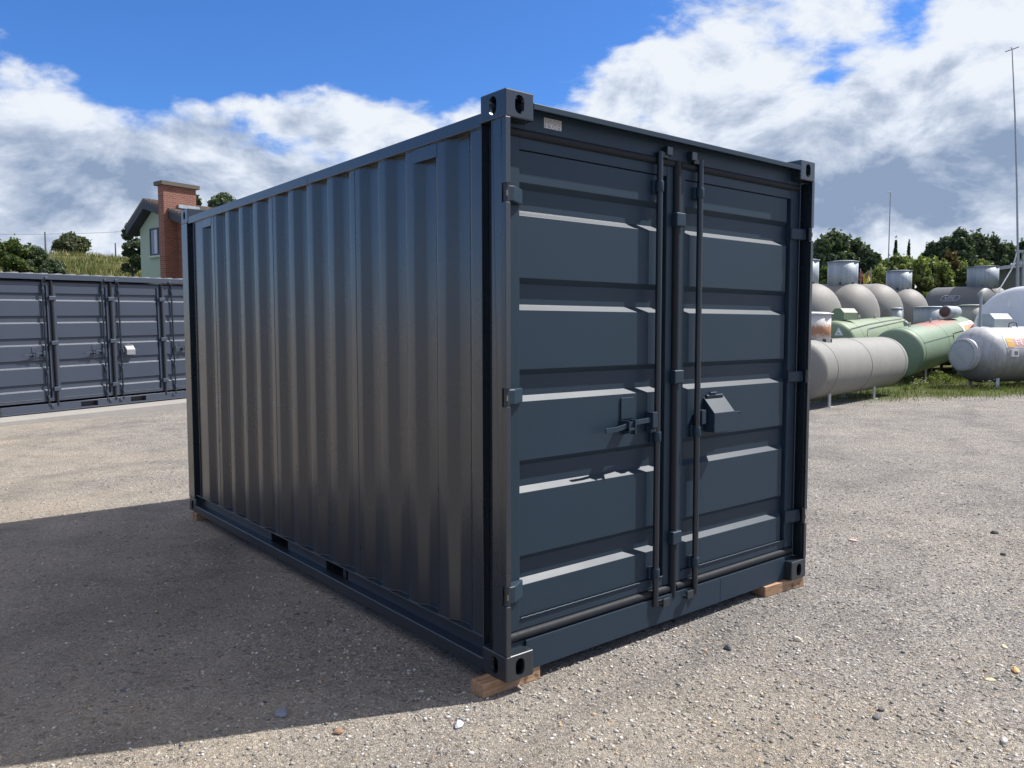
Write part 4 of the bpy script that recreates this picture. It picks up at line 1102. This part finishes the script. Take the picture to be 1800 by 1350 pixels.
m_hay = leaf_mat('meadow_blades', [(.07, .10, .03), (.12, .14, .045), (.22, .20, .09), (.33, .29, .15)])
o = bpy.data.objects.new('meadow_grass', npmesh('meadow_grass', Vg, Fg, m_hay)); COL.objects.link(o); tag(o, 'dry and green meadow grass covering the hill on the left', 'grass', kind='stuff')
def leafcloud(C, R3, n, size, r, shell=.55):
    """n leaf quads in an ellipsoid"""
    d = r.standard_normal((n, 3)); d /= np.linalg.norm(d, axis=1)[:, None]
    rad = (shell+(1-shell)*r.random(n))**.8
    P = np.array(C)+d*rad[:, None]*np.array(R3)
    nr = d*.6+r.standard_normal((n, 3))*.7; nr /= np.linalg.norm(nr, axis=1)[:, None]
    a = np.cross(nr, r.standard_normal((n, 3))); a /= np.linalg.norm(a, axis=1)[:, None]; b = np.cross(nr, a)
    s = size*(.55+.9*r.random(n))[:, None]
    return np.stack([P-a*s, P-b*s*.6, P+a*s, P+b*s*.6], 1)
def weed(x, y, h, lab, seed, flower=False):
    r = np.random.default_rng(seed); loc = np.array([x, y, gp(x, y)])
    T_ = thing('weed', lab, 'plant', loc, group='weeds growing round the tanks')
    q_ = leafcloud((0, 0, h*.5), (h*.55, h*.55, h*.5), 260, h*.07, r, .2); q_[..., 2] = np.maximum(q_[..., 2], .01)
    o = bpy.data.objects.new('foliage', npmesh('foliage', q_.reshape(-1, 3), np.arange(len(q_)*4).reshape(-1, 4), m_leaf_light)); COL.objects.link(o); o.parent = T_
    mb = MB()
    for k in range(5):
        e_ = (r.random(2)-.5)*h*.7; mb.tube([(0, 0, 0), (e_[0]*.5, e_[1]*.5, h*.5), (e_[0], e_[1], h*.9)], .004, 5)
    part('stem', mb, m_leaf_mid, T_)
    if flower:
        mb = MB()
        for k in range(9): c_ = np.array([(r.random()-.5)*h, (r.random()-.5)*h, h*(.5+.6*r.random())]); mb.lathe(c_, (0, 0, 1), [(0, .0), (0, .02), (.012, .0)], 6)
        part('flower', mb, m_bwhite, T_)
def gpt(u, v):
    d = ray(u, v); t = -CAM[2]/d[2]; p = CAM+t*d; return p
for k, (u, v, h, lab) in enumerate([(1650, 674, .42, 'leafy green weed between the green and the silver tank'), (1665, 677, .34, 'low weed just left of the silver tank'), (1636, 676, .30, 'small weed at the green tank leg'),
        (1615, 683, .30, 'white flowered weed in the shade of the green tank'), (1738, 686, .26, 'white flowered weed under the silver tank'), (1592, 690, .22, 'small weed at the right end of the pale grey tank'), (1790, 680, .25, 'weed at the right edge behind the pale leg'), (1607, 686, .2, 'tiny weed beside the white flowered one')]):
    p = gpt(u, v); weed(p[0], p[1], h, lab, 40+k, 'flowered' in lab)

# ------------------------------------------------------------------ trees
def tree(u, D, vtop, vbase, wpx, lab, mat, name='tree', seed=1, dens=1.0, trunk=True, leaf=None, shape='round', group=None, cat='tree', z0=None):
    """crown spans vbase..vtop (pixels of the survey picture turned into real metres at distance D)"""
    r = np.random.default_rng(seed); c = at(u, 579, D); g0 = gp(c[0], c[1]) if z0 is None else z0
    zt = at(u, vtop, D)[2]; zb = max(at(u, vbase, D)[2], g0+.1); wm = wpx*D/FPX/2; H = zt-zb
    T_ = thing(name, lab, cat, (c[0], c[1], g0), group=group)
    Q = []; nb = int(26*dens) if shape != 'cone' else 0
    leaf = leaf or max(.10, D*.0028)
    if shape == 'cone':
        for k in range(26):
            t = k/25; rr = wm*(1-t)**.9+.05; z = zb+H*t
            for j in range(5):
                a_ = r.random()*6.28; ln = rr*(.6+.5*r.random()); n = int(30*dens*(1-t*.6))+4
                tt = r.random(n); px = np.stack([np.cos(a_)*ln*tt, np.sin(a_)*ln*tt, z-g0-.25*ln*tt+.04*r.standard_normal(n)], 1)
                e1 = r.standard_normal((n, 3)); e1 /= np.linalg.norm(e1, axis=1)[:, None]; e2 = np.cross(e1, r.standard_normal((n, 3))); e2 /= np.linalg.norm(e2, axis=1)[:, None]
                s = leaf*.8; Q.append(np.stack([px-e1*s, px-e2*s*.5, px+e1*s, px+e2*s*.5], 1))
    cz = zb-g0+H*.5; lobes = []
    for k in range(nb):
        a_ = r.random()*6.28; zz = r.random(); prof_ = math.sin(math.pi*min(1, zz*.86+.14))**.65
        rad = wm*prof_*(.35+.50*r.random()**.5)
        s = (.20+.16*r.random())*min(wm*1.15, H*.8)
        x, y, z = rad*math.cos(a_), rad*math.sin(a_), (zb-g0)+s*.6+zz*max(.1, H-s*1.35)
        lobes.append((x, y, z, s)); n = int(420*min(dens, 1.4)*(s/leaf)**2/30)+60; n = min(n, 1500)
        Q.append(leafcloud((x, y, z), (s*1.05, s*1.05, s*.78), n, leaf, r, .45))
    Q = np.concatenate(Q)
    # stray twigs break the outline
    k = int(len(Q)*.05); sel = r.integers(0, len(Q), k); st_ = Q[sel]-np.array([0, 0, cz]); Q = np.concatenate([Q, st_*(1+.24*r.random((k, 1, 1)))+np.array([0, 0, cz])])
    o = bpy.data.objects.new('crown', npmesh('crown', Q.reshape(-1, 3), np.arange(len(Q)*4).reshape(-1, 4), mat)); COL.objects.link(o); o.parent = T_
    mb = MB(); tr = max(.06, wm*.07); mb.tube([(0, 0, 0), (.05*wm, .03*wm, (cz)*.5), (0, 0, cz), (0, .02*wm, cz+H*.3)], [tr*1.3, tr, tr*.7, tr*.2], 8)
    for (x, y, z, s) in lobes[:9]:
        mb.tube([(0, 0, max(.05, cz*.45)), (x*.5, y*.5, (cz*.45+z)/2+.05), (x, y, z)], [tr*.5, tr*.32, tr*.1], 6)
    part('trunk', mb, m_bark, T_)
    return T_
GL = 'dark trees on the skyline to the right'
TR = [(1405, 88, 418, 500, 50, 'dark tree of the skyline directly behind the container post'), (1462, 84, 406, 500, 66, 'tallest dark tree just right of the container'), (1440, 80, 420, 500, 45, 'dark tree filling in left of the tallest one by the container'),
      (1425, 92, 424, 500, 50, 'dark tree at the far left of the right skyline'), (1482, 90, 416, 500, 50, 'dark tree just behind and right of the tallest one by the container'), (1512, 92, 432, 505, 46, 'dark tree in a dip of the skyline, left of the first mast'), (1498, 86, 424, 505, 52, 'rounded dark tree second from the container'), (1524, 82, 432, 510, 50, 'lower dark tree left of the first mast'),
      (1665, 100, 420, 500, 50, 'dark tree behind the leaning tree of the right hill'), (1698, 102, 414, 500, 50, 'dark tree filling in behind the tallest of the right hill'), (1728, 102, 420, 500, 50, 'dark tree behind the broad one of the right hill'), (1756, 104, 430, 500, 46, 'dark tree in the dip above the skylight roof'), (1632, 96, 428, 500, 40, 'small dark tree left of the tallest tree on the right hill'), (1655, 92, 418, 500, 44, 'dark tree leaning on the tallest tree of the right hill'), (1680, 92, 404, 500, 56, 'tallest rounded dark tree of the right hill'),
      (1712, 94, 411, 500, 50, 'broad dark tree right of the tallest one'), (1742, 95, 417, 500, 46, 'dark tree above the skylight roof'), (1768, 98, 427, 500, 38, 'lower dark tree between the roof and the tall mast'), (1795, 100, 424, 500, 44, 'dark tree behind the tall mast at the right edge')]
for k, (u, D, vt, vb, wp, lab) in enumerate(TR): tree(u, D, vt, vb, wp, lab, m_leaf_dark, seed=100+k, dens=1.9, group=GL, leaf=.21)
tree(1570, 90, 425, 500, 14, 'thin spiky conifer tip right of the first mast', m_leaf_dark, 'conifer', 131, shape='cone', leaf=.2)
tree(1593, 90, 431, 500, 13, 'thinner conifer tip left of the right hill trees', m_leaf_dark, 'conifer', 132, shape='cone', leaf=.2)
BS = [(1448, 62, 470, 540, 40, 'mid green bush behind the left metal shafts', m_leaf_mid), (1500, 60, 478, 540, 46, 'mid green bush below the dark trees near the flags', m_leaf_mid), (1540, 58, 468, 545, 46, 'yellowish green bush behind the flags', m_leaf_light),
      (1575, 60, 446, 545, 52, 'tall light green bush left of the right hill', m_leaf_light), (1612, 58, 456, 545, 50, 'light green bush behind the long grey tank', m_leaf_light),
      (1652, 60, 462, 545, 46, 'light green bush with brown leaves above the long tank', m_leaf_light), (1666, 63, 446, 520, 40, 'reddish brown bush in front of the dark hill trees', m_leaf_brown), (1692, 60, 470, 545, 40, 'green bush left of the wide metal shaft', m_leaf_mid), (1722, 66, 455, 520, 30, 'small bright bush in front of the skylight roof', m_leaf_light), (1590, 64, 452, 545, 50, 'tall light bush rising behind the shaft left of the long tank', m_leaf_light), (1632, 64, 454, 545, 50, 'wide light green bush directly above the long grey tank', m_leaf_light), (1558, 64, 456, 545, 44, 'yellow green bush at the foot of the first mast', m_leaf_light), (1685, 66, 460, 545, 44, 'light bush between the reddish bush and the wide metal shaft', m_leaf_light)]
for k, (u, D, vt, vb, wp, lab, mt) in enumerate(BS): tree(u, D, vt, vb, wp, lab, mt, 'bush', 160+k, leaf=.12, dens=1.5, group='bushes behind the tank row', cat='bush')
# left side
GB = 'bushes behind the left container'
LB = [(-20, 40, 428, 520, 70, 'yellow green bush at the left edge', m_leaf_light), (28, 41, 421, 520, 70, 'dark green bush second from the left edge', m_leaf_mid), (68, 42, 436, 520, 62, 'dark rounded bush below the wooden pole', m_leaf_dark), (98, 40, 456, 520, 46, 'low dark bush where the meadow begins', m_leaf_dark), (52, 44, 430, 500, 50, 'dark green bush behind the others near the pole', m_leaf_dark)]
for k, (u, D, vt, vb, wp, lab, mt) in enumerate(LB): tree(u, D, vt, vb, wp, lab, mt, 'bush', 190+k, leaf=.09, dens=1.5, group=GB, cat='bush')
tree(131, 56, 411, 462, 58, 'round tree standing alone on the grassy hilltop', m_leaf_grey, seed=201, leaf=.10, dens=1.6)
tree(72, 60, 430, 470, 40, 'half bare shrub with thin twigs by the wooden pole', m_leaf_grey, 'shrub', 202, dens=.25, leaf=.08, cat='shrub')
tree(236, 44, 396, 480, 46, 'dark leafy tree half hidden behind the house gable', m_leaf_dark, seed=203, leaf=.08, dens=1.5)
tree(399, 50, 340, 430, 62, 'dark green tree crown rising over the container top rail', m_leaf_dark, seed=204, leaf=.10, dens=1.5)
tree(353, 47, 352, 430, 26, 'grey green tree between the chimney and the dark crown', m_leaf_grey, seed=205, leaf=.10, dens=1.3)

# poles, wires
m_pole = simple('weathered_pole', (.13, .12, .11), .8)
def pole(name, u, D, vt, r, lab, cat='pole', lean=0.0, mat=None):
    c = at(u, 579, D); g0 = gp(c[0], c[1]); zt = at(u, vt, D)[2]
    T_ = thing(name, lab, cat, (c[0], c[1], g0)); mb = MB(); ll = RX*lean
    mb.tube([(0, 0, -.1), (ll[0], ll[1], zt-g0)], [r, r*.6], 8); part('pole', mb, mat or m_pole, T_); return T_, c, zt, g0
pa, ca, za_, _ = pole('utility_pole', 86, 58, 409, .075, 'thin wooden pole left of the round hilltop tree', 'pole')
pb_, cb, zb2, _ = pole('utility_pole', 208, 60, 428, .07, 'short dark pole on the hilltop left of the house', 'pole')
wr = thing('overhead_wire', 'thin overhead wire crossing the sky above the hilltop', 'wire', ca)
e0, e1 = at(-40, 411, 58), at(218, 407, 62); mb = MB(); pts = []
for k in range(21):
    t = k/20; p = e0*(1-t)+e1*t; p[2] -= .35*4*t*(1-t)*.3; pts.append(p)
mb.tube(pts, .011, 5); part('wire', mb, m_cable, wr, world=True)
m_mast = simple('galvanised_mast', (.30, .32, .34), .5, .3)
mt1, c1, z1, g1 = pole('mast', 1558, 60, 341, .055, 'shorter thin steel mast with a small arm at its top, before the bushes', 'mast', mat=m_mast)
mb = MB(); l0 = np.array([RX[0], RX[1], 0]); mb.tube([tuple(np.array([0, 0, z1-g1])-l0*.22), tuple(np.array([0, 0, z1-g1])+l0*.02)], .03, 6); part('arm', mb, m_mast, mt1)
c = at(1789, 579, 38); g0 = gp(c[0], c[1]); top = at(1779, 86, 38)
mt2 = thing('mast', 'tall thin rust red tipped mast with a cross arm, stayed at its foot, right edge', 'mast', (c[0], c[1], g0))
mb = MB(); mb.tube([c*np.array([1, 1, 0])+np.array([0, 0, g0]), at(1789, 440, 38)], [.075, .07], 8); mb.tube([at(1789, 440, 38), at(1787.5, 330, 38), at(1784, 200, 38), top], [.05, .042, .036, .022], 8)
part('pole', mb, m_mast, mt2, world=True)
mb = MB(); mb.tube([at(1767, 91, 38.3), at(1780, 86.5, 38), at(1791, 82.5, 37.7)], .022, 6); mb.tube([top, at(1777, 83, 38)], .018, 6); part('cross_arm', mb, simple('rust_red', (.22, .10, .07), .6), mt2, world=True)
mb = MB(); mb.tube([at(1788, 443, 38), at(1781, 468, 38)], .035, 6); mb.tube([at(1785, 462, 38.0), at(1750, 520, 37.5)], .03, 6); part('stay', mb, simple('stay_white', (.6, .62, .62), .5), mt2, world=True)
mb = MB(); mb.tube([at(1798, 440, 38.2), at(1798, 540, 38.2)], .05, 6); mb.obox(at(1798, 442, 38.1), RX, (0, 0, 1), FX, .22, .06, .08); mb.obox(at(1791, 461, 38.1), RX, (0, 0, 1), FX, .06, .08, .06); mb.obox(at(1793, 466, 38.1), RX, (0, 0, 1), FX, .30, .03, .03)
part('bracket', mb, m_mast, mt2, world=True)

# flags
fm = simple('flag_yellow', (.62, .48, .06), .7)
f1 = thing('flag', 'yellow advertising flag with a grey emblem behind the large beige tanks', 'flag', at(1530, 579, 50)*np.array([1, 1, 0])+np.array([0, 0, gp(*at(1530, 579, 50)[:2])]))
mb = MB(); q0 = np.array(f1.location); mb.tube([q0, at(1531, 470, 50)], .035, 8); part('pole', mb, m_mast, f1, world=True)
mb = MB(); vs = []; nU, nV = 8, 5
for i in range(nU+1):
    for j in range(nV+1):
        s_, t = i/nU, j/nV; u = 1530.2-13*s_; v = (474+8*s_**.8)+(19+2*s_)*t; vs.append(at(u, v+1.2*s_*math.sin(t*3), 50+.12*math.sin(s_*7+t*2)))
mb.add(vs, [(i*(nV+1)+j, (i+1)*(nV+1)+j, (i+1)*(nV+1)+j+1, i*(nV+1)+j+1) for i in range(nU) for j in range(nV)], 0, True)
fc = part('cloth', mb, fm, f1, world=True)
mb = MB(); mb.obox(at(1523.5, 484, 49.75), RX, UX, FX, .09, .17, .004); mb.obox(at(1526.5, 480, 49.75), RX*.8+UX*.6, UX*.8-RX*.6, FX, .04, .10, .004); part('emblem', mb, simple('flag_grey', (.18, .17, .14), .7), fc, world=True)
f2 = thing('flag', 'narrow red flag beside the wide metal shaft', 'flag', at(1513, 579, 48)*np.array([1, 1, 0])+np.array([0, 0, gp(*at(1513, 579, 48)[:2])]))
mb = MB(); mb.tube([np.array(f2.location), at(1512.6, 472, 48)], .03, 8); part('pole', mb, m_mast, f2, world=True)
mb = MB(); vs = []
for i in range(4):
    for j in range(6): vs.append(at(1512.2+1.3*i-.4*math.sin(j), 477+3.6*j, 48-.05+.08*math.sin(i*2+j)))
mb.add(vs, [(i*6+j, (i+1)*6+j, (i+1)*6+j+1, i*6+j+1) for i in range(3) for j in range(5)], 0, True); part('cloth', mb, simple('flag_red', (.50, .08, .10), .7), f2, world=True)

# warehouse
def corr_mat(name, col, scale, axis):
    mt, N, b = newmat(name); t = N.n('ShaderNodeTexCoord').outputs['Object']
    d = N.vmath('DOT_PRODUCT', t, axis, out='Value'); s_ = N.math('SINE', N.math('MULTIPLY', d, scale))
    c = N.mix(N.noise(t, 1, 4), tuple(x*.9 for x in col)+(1,), tuple(x*1.1 for x in col)+(1,)); L(mt, c, b.inputs['Base Color'])
    b.inputs['Roughness'].default_value = .5; L(mt, N.bump(s_, .8, .03), b.inputs['Normal']); return mt
wl = at(1690, 474, 64); wr_ = at(1850, 462.5, 52)
wh = thing('warehouse', 'long warehouse with grey brown corrugated wall and pale roof with a skylight, right edge', 'building', (wl[0], wl[1], gp(wl[0], wl[1])))
dw = wr_-wl; dw[2] = 0; lw = np.linalg.norm(dw); dw /= lw; nw = np.array([dw[1], -dw[0], 0]); nw = nw if np.dot(nw, CAM-wl) > 0 else -nw
zt = (wl[2]+wr_[2])/2; g0 = gp(wl[0], wl[1])-.3; wl2 = np.array([wl[0], wl[1], 0])
m_wall = corr_mat('corrugated_wall', (.21, .20, .165), 22, tuple(dw))
mb = MB()
def wb_(a, b, c0, c1, z0, z1):
    mb.add([wl2+dw*a+nw*(-c0)+np.array([0, 0, z0]), wl2+dw*b+nw*(-c0)+np.array([0, 0, z0]), wl2+dw*b+nw*(-c1)+np.array([0, 0, z0]), wl2+dw*a+nw*(-c1)+np.array([0, 0, z0]),
            wl2+dw*a+nw*(-c0)+np.array([0, 0, z1]), wl2+dw*b+nw*(-c0)+np.array([0, 0, z1]), wl2+dw*b+nw*(-c1)+np.array([0, 0, z1]), wl2+dw*a+nw*(-c1)+np.array([0, 0, z1])],
           [(0, 3, 2, 1), (4, 5, 6, 7), (0, 1, 5, 4), (1, 2, 6, 5), (2, 3, 7, 6), (3, 0, 4, 7)])
wb_(0, lw+14, 0, 14, g0, zt-.25); part('wall', mb, m_wall, wh, world=True)
mb = MB(); wb_(-.4, lw+14.4, -.35, 14.4, zt-.25, zt); rf = part('roof', mb, simple('pale_roof', (.58, .58, .57), .5), wh, world=True)
mb = MB(); wb_(4.2, 15.2, 1.5, 4.0, zt+.003, zt+.34); part('skylight', mb, simple('skylight', (.42, .42, .44), .3), rf, .1, world=True)
mb = MB()
for k in range(8): wb_(4.4+k*1.35, 4.5+k*1.35, 1.46, 4.02, zt+.004, zt+.38)
part('skylight_rib', mb, m_bwhite, rf, world=True)

# ------------------------------------------------------------------ house
def brick_mat(name, c1, c2, mortar):
    mt, N, b = newmat(name); t = N.n('ShaderNodeTexCoord').outputs['Object']; n = N.n('ShaderNodeTexBrick')
    sp_ = N.n('ShaderNodeSeparateXYZ'); N.put(sp_.inputs[0], t); cb_ = N.n('ShaderNodeCombineXYZ')
    hx = N.math('ADD', N.math('MULTIPLY', sp_.outputs[0], .85), N.math('MULTIPLY', sp_.outputs[1], .53)); N.put(cb_.inputs[0], hx); N.put(cb_.inputs[1], sp_.outputs[2])
    N.put(n.inputs['Vector'], cb_.outputs[0]); n.inputs['Scale'].default_value = 1; n.inputs['Brick Width'].default_value = .25; n.inputs['Row Height'].default_value = .085; n.inputs['Mortar Size'].default_value = .009
    n.inputs['Color1'].default_value = c1+(1,); n.inputs['Color2'].default_value = c2+(1,); n.inputs['Mortar'].default_value = mortar+(1,)
    L(mt, n.outputs['Color'], b.inputs['Base Color']); b.inputs['Roughness'].default_value = .85; return mt
m_brick = brick_mat('red_brick', (.24, .085, .055), (.17, .06, .04), (.22, .17, .14))
m_mint = simple('mint_render', (.33, .42, .34), .9, 0, 2, .06)
m_rooft = simple('grey_brown_tiles', (.11, .092, .085), .8, 0, 12, .35, .03, 25)
m_soffit = simple('slate_blue_boards', (.030, .036, .050), .6)
HD = 35.0
hr = np.array([RX[0], RX[1], 0]); hr /= np.linalg.norm(hr); hf = np.array([_f[0], _f[1], 0]); hf /= np.linalg.norm(hf)
G = .80*hr-.60*hf; S = .60*hr+.80*hf                    # along the gable wall, and back along the house
K = at(292, 579, HD); K[2] = 0
def on_plane(u, v, off=0.0):
    """point on the gable plane pushed out by off (towards the viewer)"""
    d = ray(u, v); p0 = K-S*off; t = np.dot(p0-CAM, S)/np.dot(d, S); return CAM+t*d
g0 = gp(K[0], K[1])
hs_ = thing('house', 'two storey house with mint rendered gable, dark tiled roof and big red brick chimney', 'house', (K[0], K[1], g0))
OV = .45
wa = on_plane(246, 400); apx_w = on_plane(256, 366); wb2 = on_plane(350, 395)
lft = wa.copy(); DEP = 9.0
A_l = on_plane(246, 405); A_a = on_plane(257, 362); A_r = on_plane(360, 400)
def up_to(p, z): q_ = p.copy(); q_[2] = z; return q_
pts = [up_to(A_l, g0-1), up_to(A_r, g0-1), A_r, A_a, A_l]
mb = MB(); vs = pts+[p+S*DEP for p in pts]; mb.add(vs, [(4, 3, 2, 1, 0), (5, 6, 7, 8, 9), (0, 1, 6, 5), (1, 2, 7, 6), (2, 3, 8, 7), (3, 4, 9, 8), (4, 0, 5, 9)])
part('wall', mb, m_mint, hs_, world=True)
# roof: two slabs with deep verge overhang
R_l, R_a, R_r = on_plane(221, 398, OV), on_plane(251, 351, OV), on_plane(372, 398, OV)
th = np.array([0, 0, .30]); mb = MB(); mf = MB()
for a, b in ((R_l, R_a), (R_a, R_r)):
    q = [a, b, b+S*(DEP+1), a+S*(DEP+1)]
    mb.add([p for p in q]+[p-np.array([0, 0, .08]) for p in q], [(0, 1, 2, 3), (7, 6, 5, 4), (0, 4, 5, 1), (1, 5, 6, 2), (2, 6, 7, 3), (3, 7, 4, 0)])
    q = [p-np.array([0, 0, .082]) for p in q]
    mf.add([p for p in q]+[p-th for p in q], [(0, 1, 2, 3), (7, 6, 5, 4), (0, 4, 5, 1), (1, 5, 6, 2), (2, 6, 7, 3), (3, 7, 4, 0)])
rf = part('roof', mb, m_rooft, hs_, world=True)
part('verge_board', mf, m_soffit, rf, world=True)
tl = MB()
for k in range(24):
    for a, b in ((R_l, R_a), (R_a, R_r)):
        t = k/24; p = a*(1-t)+b*t; q_ = a*(1-t-1/30)+b*(t+1/30); tl.add([p+np.array([0, 0, .03]), q_+np.array([0, 0, .085]), q_+S*(DEP+1)+np.array([0, 0, .085]), p+S*(DEP+1)+np.array([0, 0, .03]), p, q_, q_+S*(DEP+1), p+S*(DEP+1)], [(0, 1, 2, 3), (0, 4, 5, 1), (1, 5, 6, 2)])
part('roof_tile', tl, m_rooft, rf, world=True)['kind'] = 'stuff'
# chimney slab
c0 = on_plane(292, 500, .62)
def zof(v, p):
    return CAM[2]+(579.5-v)/FPX*np.dot(p-CAM, _f)/cp
zt_ = zof(327, c0); mb = MB()
cw = .42; cl = 1.50
def hb(mb, p, g0_, g1_, s0, s1, z0, z1):
    vs = [up_to(p+G*a+S*b, z) for z in (z0, z1) for a, b in ((g0_, s0), (g1_, s0), (g1_, s1), (g0_, s1))]
    mb.add(vs, [(0, 3, 2, 1), (4, 5, 6, 7), (0, 1, 5, 4), (1, 2, 6, 5), (2, 3, 7, 6), (3, 0, 4, 7)])
hb(mb, c0, -cw, 0, 0, cl, g0-1, zt_); ch = part('chimney', mb, m_brick, hs_, world=True)
mb = MB(); hb(mb, c0, -cw-.12, .12, -.12, cl+.12, zt_, zt_+.16); part('chimney_cap', mb, simple('cap_slab', (.10, .085, .07), .8), ch, world=True)
mb = MB(); hb(mb, c0, .002, .10, .62, cl+.1, zof(364, c0), zof(360, c0)+.05); part('flashing', mb, m_galv, ch, world=True)
mb = MB(); w1 = on_plane(292, 490, .03); hb(mb, w1, 0, 3.2, 0, .04, g0-1, zof(385, w1)); part('brick_cladding', mb, m_brick, hs_, world=True)
# window
mb = MB(); p0, p1 = on_plane(264, 402, .02), on_plane(290, 402, .02); zt_w, zb_w = on_plane(266, 402, .02)[2], on_plane(266, 450, .02)[2]
ww = np.linalg.norm((p1-p0)[:2])
def wbx(mb, a, b, s0, s1, z0, z1):
    vs = [up_to(p0+G*x+S*y, z) for z in (z0, z1) for x, y in ((a, s0), (b, s0), (b, s1), (a, s1))]
    mb.add(vs, [(0, 3, 2, 1), (4, 5, 6, 7), (0, 1, 5, 4), (1, 2, 6, 5), (2, 3, 7, 6), (3, 0, 4, 7)])
m_wf = simple('dark_window_frame', (.03, .035, .05), .5)
wbx(mb, 0, ww, -.05, -.005, zt_w-.07, zt_w); wbx(mb, 0, ww, -.05, -.005, zb_w, zb_w+.07); wbx(mb, 0, .08, -.05, -.005, zb_w+.07, zt_w-.07); wbx(mb, ww*.52, ww*.52+.10, -.05, -.005, zb_w+.07, zt_w-.07)
wn_ = part('window', mb, m_wf, hs_, world=True)
mb = MB(); wbx(mb, .08, ww, -.03, -.020, zb_w+.07, zt_w-.07); part('pane', mb, simple('window_glass', (.10, .12, .16), .08), wn_, world=True)
mb = MB(); wbx(mb, ww*.30, ww*.52, -.036, -.031, zb_w+.08, zt_w-.08); part('curtain', mb, simple('curtain', (.45, .50, .55), .8), wn_, world=True)
mb = MB(); wbx(mb, -.10, ww, -.10, -.005, zb_w-.09, zb_w-.004); part('sill', mb, simple('sill_mint', (.42, .50, .42), .8), wn_, world=True)
